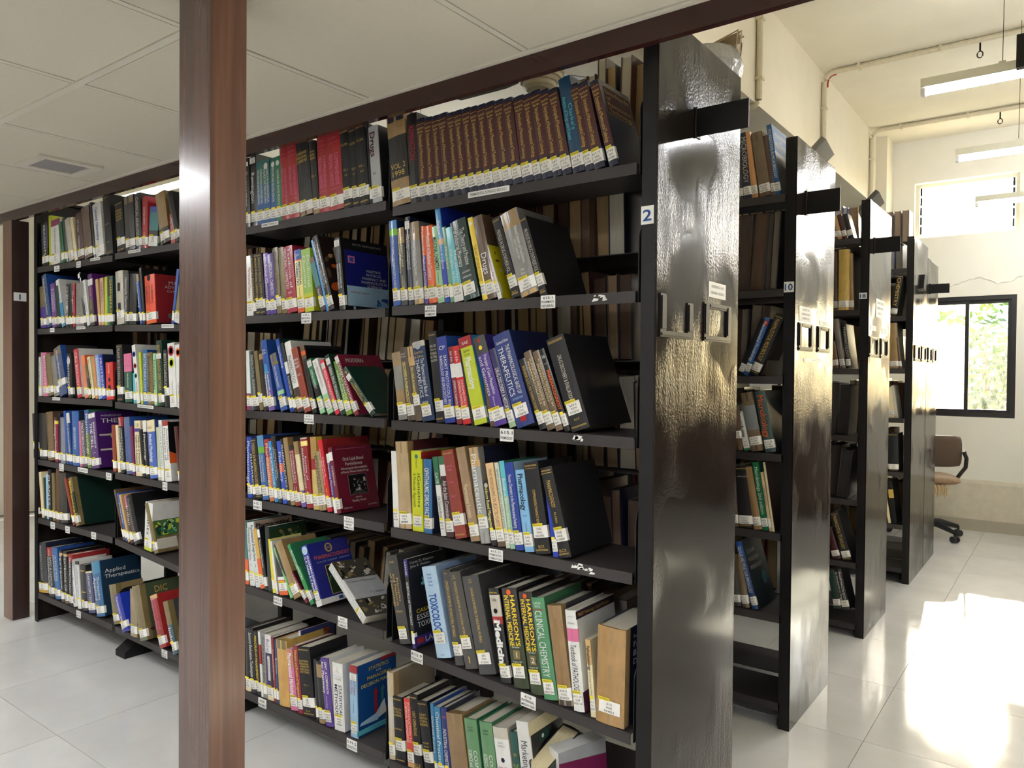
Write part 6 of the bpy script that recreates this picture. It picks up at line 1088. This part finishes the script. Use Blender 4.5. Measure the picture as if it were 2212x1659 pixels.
for x in (-3.3, -5.0):
    for y in (2.35, 4.9): tube_lamp(x - .6, x + .6, y, 2.95, 'fluorescent tube lamp over the rack aisles, %s bay, %s aisle' % ('third' if x > -4 else 'far', 'second' if y < 3 else 'last'), 'tube lamps over the rack aisles')  # assumed lamps, added to brighten the ceiling behind the front rack
_L = on(1, .9, 130, 452); _M = on(1, .9, 192, 432)
tube_lamp(-4.95, -3.75, .95, 2.62, 'fluorescent tube lamp seen above the far bay of the front rack')
# fan
M_FAN = plain('ivory_fan_paint', (176, 165, 138), .4, 30, .03, .08)
fc = (-1.365, 1.5, 2.93)
t = empty('ceiling_fan', fc, 'cream ceiling fan with metal blades above the front rack', 'fan')
m = MB(); m.lathe([(0, .075), (.05, .072), (.105, .055), (.128, .034), (.134, .012), (.130, 0), (.119, -.004), (.122, -.012), (.116, -.024), (.104, -.027), (.107, -.036), (.098, -.046), (.088, -.048), (.084, -.066), (.066, -.082), (0, -.088)], 40); m.build('motor', M_FAN, t)
m = MB(); m.tube([(0, 0, .07), (0, 0, CEIL - fc[2] - .02)], .012, 10); m.build('down_rod', M_CREAMP, t)
m = MB(); m.lathe([(.0, CEIL - fc[2] - .005), (.05, CEIL - fc[2] - .005), (.03, CEIL - fc[2] - .09), (.013, CEIL - fc[2] - .10)], 20); m.build('canopy', M_CREAMP, t)
M_BLADE = plain('brushed_fan_blade', (92, 88, 80), .4, 30, .03, .06)
for k in range(3):
    a = R(180 + 120 * k); bl = bpy.data.objects.new('blade', None)
    m = MB(); m.prism([(.16, -.045), (.26, -.062), (.58, -.058), (.60, -.03), (.60, .05), (.56, .062), (.20, .055), (.16, .04)], -.002, .002)
    o = m.build('blade', M_BLADE, t); o.rotation_euler = (R(9), 0, a); o.location = (0, 0, .016)
    m = MB(); m.prism([(.10, -.02), (.20, -.03), (.24, 0), (.20, .03), (.10, .02)], .002, .006); m.build('blade_iron', M_CREAMP, o)
# conduits
def conduit(pts, r, label, clips=()):
    m = MB(); m.tube(pts, r, 10); o = m.build('conduit_pipe', M_PVC); tag(o, label, 'pipe')
    for c, ax in clips:
        m = MB(); k = r + .006
        if ax == 'z': m.box((-k, -k, -.008), (k, k, .008))
        else: m.box((-.010, -k, -k), (.010, k, k))
        m.build('clip', M_PVC, o, c)
    return o
def bend(a, b, c, n=6):
    a, b, c = Vector(a), Vector(b), Vector(c); return [((1 - t) ** 2) * a + 2 * t * (1 - t) * b + t * t * c for t in [k / n for k in range(n + 1)]]
xb_ = -.609; rr = .019
def on_beam(x, y): return on(0, xb_ + rr, x, y)
P1 = on_beam(1640, 180)
conduit([(xb_ + rr, P1.y, CEIL - .01), (xb_ + rr, P1.y, 2.99)] + bend((xb_ + rr, P1.y, 2.98), (xb_ + rr, P1.y, 2.925), (xb_ - .05, P1.y, 2.925)) + [(-.86, P1.y, 2.925)], rr, 'cream conduit pipe running down the beam by the front rack', [((xb_ + rr, P1.y, 3.42), 'z'), ((xb_ + rr, P1.y, 3.08), 'z')])
for k, (px_a, lab) in enumerate((((1780, 230), 'cream conduit pipe with a red lead at its bend, middle of three'), ((1883, 330), 'cream conduit pipe at the wall end of the beam'))):
    p = on_beam(*px_a); y = p.y; zc = CEIL - rr - .002
    pts = [(xb_ + rr, y, 2.62 if k == 0 else 2.5), (xb_ + rr, y, zc - .10)] + bend((xb_ + rr, y, zc - .09), (xb_ + rr, y, zc), (xb_ + .11, y, zc)) + [(XR - .3, y, zc)]
    conduit(pts, rr, lab, [((xb_ + rr, y, 3.30), 'z'), ((xb_ + rr, y, 2.98), 'z')] + [((xb_ + .25 + q * .5, y, zc), 'x') for q in range(6)])
    if k == 0:
        m = MB(); m.tube(bend((xb_ + rr * 2.2, y + .002, zc - .10), (xb_ + rr * 2, y, zc - .012), (xb_ + .10, y, zc - .022)), .006, 6)
        tag(m.build('red_wire', plain('red_wire', (170, 40, 36), .5)), 'short red wire showing at the bend of the middle conduit', 'wire')
    # hook with a twisted wire under the pipe
    hx = on(2, zc - .06, 2114 if k == 0 else 2157, 95 if k == 0 else 240).x
    m = MB(); m.tube([(hx, y, zc - .02), (hx, y, zc - .07)], .006, 6); m.tube([(hx + .016 * math.cos(q * .52), y, zc - .094 + .022 * math.sin(q * .52)) for q in range(13)], .004, 5)
    tag(m.build('ceiling_hook', M_STEEL), 'wire loop hanging on a ceiling hook, %s pipe' % ('middle' if k == 0 else 'far'), 'hook')
# black hanging board at the edge of the view, over the aisle
bx = on(1, 2.30, 2196, 115)
o = boxobj('hanging_board', (bx.x, 2.28, bx.z - .07), (bx.x + .9, 2.32, bx.z + .075), M_STEEL); tag(o, 'black hanging board beside the first tube lamp', 'sign board')
for s in (.12, .78):
    m = MB(); m.tube([(bx.x + s, 2.30, bx.z + .07), (bx.x + s, 2.30, CEIL)], .003, 5); m.build('hanging_wire', M_STEEL, o)

# ------------------------------------------------------------------ office chair by the window
t = empty('office_chair', (-.12, 5.60, 0), 'worn brown office chair with torn seat in front of the window', 'chair', rot=(0, 0, R(18)))
m = MB(); n = 20; rows = []
def pad(m, w, h, th, cx, cy, cz, curve, nx=10, nz=8):
    """upholstered pad standing in the XZ plane, thickness along Y"""
    i = len(m.v); grid = {}
    for s in (0, 1):
        for a in range(nx + 1):
            for b in range(nz + 1):
                u, v = a / nx * 2 - 1, b / nz * 2 - 1
                x = u * w / 2; z = v * h / 2
                rr = max(0, 1 - (abs(u) ** 6 + abs(v) ** 6) ** .5 * .9); k = 1 - .06 * (abs(u * v)) ** 4
                y = (th / 2) * (1 if s else -1) * (rr ** .35) + curve * u * u
                grid[s, a, b] = len(m.v); m.v.append((cx + x * k, cy + y, cz + z * k))
    for s in (0, 1):
        for a in range(nx):
            for b in range(nz):
                f = (grid[s, a, b], grid[s, a + 1, b], grid[s, a + 1, b + 1], grid[s, a, b + 1])
                m.f.append(f if not s else tuple(reversed(f))); m.c.append('k'); m.m.append(0)
    ed = [(a, 0) for a in range(nx)] + [(nx, b) for b in range(nz)] + [(a, nz) for a in range(nx, 0, -1)] + [(0, b) for b in range(nz, 0, -1)]
    for k in range(len(ed)):
        p, q = ed[k], ed[(k + 1) % len(ed)]; m.f.append((grid[0, p[0], p[1]], grid[1, p[0], p[1]], grid[1, q[0], q[1]], grid[0, q[0], q[1]])); m.c.append('k'); m.m.append(0)
pad(m, .46, .26, .06, 0, -.20, .755, .05); o = m.build('backrest', M_CHAIRB, t)
for p in o.data.polygons: p.use_smooth = True
m = MB(); pad(m, .47, .46, .08, 0, 0, 0, 0); o = m.build('seat', plain('tan_vinyl', (150, 120, 88), .6, 40, .1, .2), t); o.rotation_euler = (R(90), 0, 0); o.location = (0, .04, .50)
for p in o.data.polygons: p.use_smooth = True
m = MB(); random.seed(2)
for k in range(9): m.tube([(.02 + .02 * k * .5, -.17 + .01 * (k % 3), .47), (.03 + .02 * k * .5 + random.uniform(-.01, .01), -.18, .44), (.03 + .011 * k, -.185, .40 - random.uniform(0, .04))], [.012, .010, .003], 5)
m.build('torn_padding', M_FOAM, t)
m = MB(); m.prism([(-.03, 0), (.03, 0), (.03, .012), (-.03, .012)], 0, .001, axis='z')
m = MB(); m.tube([(-.05, -.235, .66), (-.05, -.24, .52), (-.05, -.18, .46), (-.05, .0, .455)], .022, 8); m.build('back_bracket', M_BLKP, t)
for s in (-1, 1):
    m = MB(); m.tube([(s * .235, -.19, .76), (s * .262, -.17, .70), (s * .268, -.12, .62), (s * .262, .0, .56), (s * .24, .08, .49)], .016, 8); m.build('armrest', M_BLKP, t)
m = MB(); m.tube([(0, 0, .12), (0, 0, .45)], [.03, .024], 12); m.build('gas_column', M_BLKP, t)
for k in range(5):
    a = R(72 * k + 20); m = MB()
    m.tube([(0, 0, .13), (.12 * math.cos(a), .12 * math.sin(a), .125), (.28 * math.cos(a), .28 * math.sin(a), .085)], [.032, .028, .018], 8); lg = m.build('base_arm', M_BLKP, t)
    m = MB(); c_ = Vector((.285 * math.cos(a), .285 * math.sin(a), .029)); dn = Vector((-math.sin(a), math.cos(a), 0))
    for s in (-1, 1): m.tube([c_ + dn * s * .006, c_ + dn * s * .028], .028, 12)
    m.tube([c_ + Vector((0, 0, .015)), c_ + Vector((0, 0, .06))], .010, 6); m.build('caster', M_BLKP, lg)

# ------------------------------------------------------------------ outside: ground, wall, trees
struct(boxobj('ground_outside', (-30, YB + .3, -.6), (30, 60, -.5), plain('dry_ground', (150, 140, 110), .9, 3, .1, .2)))
o = boxobj('compound_wall', (-9, 12.0, -.5), (.42, 12.2, 1.62), plain('whitewashed_wall', (238, 236, 228), .8, 3, .05, .05)); o['kind'] = 'structure'
o = MB(); o.box((-6, 15, -.5), (.7, 18, 5.0)); o = o.build('wall_neighbour', plain('yellow_house', (226, 214, 170), .8, 3, .05, .06)); o['kind'] = 'structure'
for _x0, _x1, _z in ((-.5, .8, 2.26), (-.6, .8, 3.34), (.95, 2.15, 2.26), (.95, 2.15, 3.34)): struct(boxobj('wall_sunshade', (_x0, YB + .16, _z), (_x1, YB + .95, _z + .07), M_CONC))  # unseen sunshades, their depth chosen to cut off the sun patch
leafm, N, L, b_ = new_mat('leaf'); b_.inputs['Roughness'].default_value = .45
oi = N.new('ShaderNodeAttribute'); oi.attribute_name = 'col'; L.new(oi.outputs['Color'], b_.inputs['Base Color'])
b_.inputs['Subsurface Weight'].default_value = 0
trl = N.new('ShaderNodeBsdfTranslucent'); L.new(oi.outputs['Color'], trl.inputs[0]); ms = N.new('ShaderNodeMixShader'); ms.inputs[0].default_value = .5
L.new(b_.outputs[0], ms.inputs[1]); L.new(trl.outputs[0], ms.inputs[2]); L.new(ms.outputs[0], N['Material Output'].inputs[0])
bark = plain('bark', (92, 78, 60), .9, 20, .3, .2)
def tree(x, y, h, r, n, seed, label, lo=.2):
    rd = random.Random(seed); t = empty('tree', (x, y, -.5), label, 'tree')
    m = MB(); m.tube([(0, 0, 0), (.05, .05, h * .4), (-.05, 0, h * .75)], [.10, .07, .03], 8)
    cl = [(rd.gauss(0, r * .45), rd.gauss(0, r * .35), h * rd.uniform(lo, 1.0)) for _ in range(22)]
    for c in cl[:10]: m.tube([(0, 0, h * .35), (c[0] * .5, c[1] * .5, h * .4 + (c[2] - h * .4) * .6), c], [.04, .025, .01], 5)
    m.build('trunk', bark, t)
    m = MB(); cs = [(66, 94, 28), (92, 112, 30), (52, 82, 26), (122, 130, 40)]
    for c in cl:
        for _ in range(n):
            p = Vector(c) + Vector((rd.gauss(0, .26), rd.gauss(0, .26), rd.gauss(0, .2))); a = Vector((rd.gauss(0, 1), rd.gauss(0, 1), rd.gauss(0, .6))).normalized(); b2 = a.cross(Vector((rd.gauss(0, 1), rd.gauss(0, 1), 1))).normalized()
            s = rd.uniform(.05, .09); col = rd.choice(cs)
            m.poly([p - a * s, p + b2 * s * .42, p + a * s, p - b2 * s * .42], col)
    o = m.build('foliage', [leafm], t); o['kind'] = 'stuff'
tree(.02, 9.5, 2.6, .62, 110, 1, 'leafy green tree outside the window, behind its clear pane')
tree(-1.1, 10.6, 2.6, .55, 70, 4, 'pale tree further off, half behind the dusty window pane', .45)
tree(3.4, 9.8, 3.0, .9, 60, 6, 'tree standing outside beyond the window frame edge')
tree(2.6, 14.0, 3.6, 1.0, 80, 8, 'taller tree far outside behind the others')

# ------------------------------------------------------------------ cupboards along the walls outside the picture (they show in the enamel)
M_CUP = wood('dark_cupboard_veneer', (58, 36, 26), (86, 56, 40), .35, 2, .1)
def cupboard(x0, x1, y0, y1, h, n, label):
    t = empty('cupboard', ((x0 + x1) / 2, (y0 + y1) / 2, 0), label, 'cupboard'); w, d = (x1 - x0) / 2, (y1 - y0) / 2
    m = MB(); m.box((-w, -d + .02, .06), (w, d, h)); m.box((-w + .02, -d + .04, 0), (w - .02, d, .06)); m.box((-w - .01, -d, h), (w + .01, d, h + .02)); m.build('carcass', M_CUP, t)
    for k in range(n):
        a = -w + 2 * w * k / n; b = -w + 2 * w * (k + 1) / n
        m = MB(); m.box((a + .004, -d, .07), (b - .004, -d + .018, h - .01)); dr = m.build('door', M_CUP, t)
        m = MB(); hx = b - .05 if k % 2 == 0 else a + .05; m.tube([(hx, -d - .018, h * .5 - .05), (hx, -d - .018, h * .5 + .05)], .005, 6); m.build('handle', M_STEEL, dr)
cupboard(1.05, 1.95, 5.70, 6.10, .96, 2, 'low dark wooden cupboard under the second window of the back wall')
cupboard(2.08, 4.0, 5.70, 6.10, 1.98, 4, 'wide tall dark wooden cupboard in the corner of the back wall')
o = None
t0 = len(bpy.data.objects)
cupboard(-6.6, -5.2, 5.6, 6.1, 1.0, 3, 'low dark wooden cupboard at the far end of the racks')
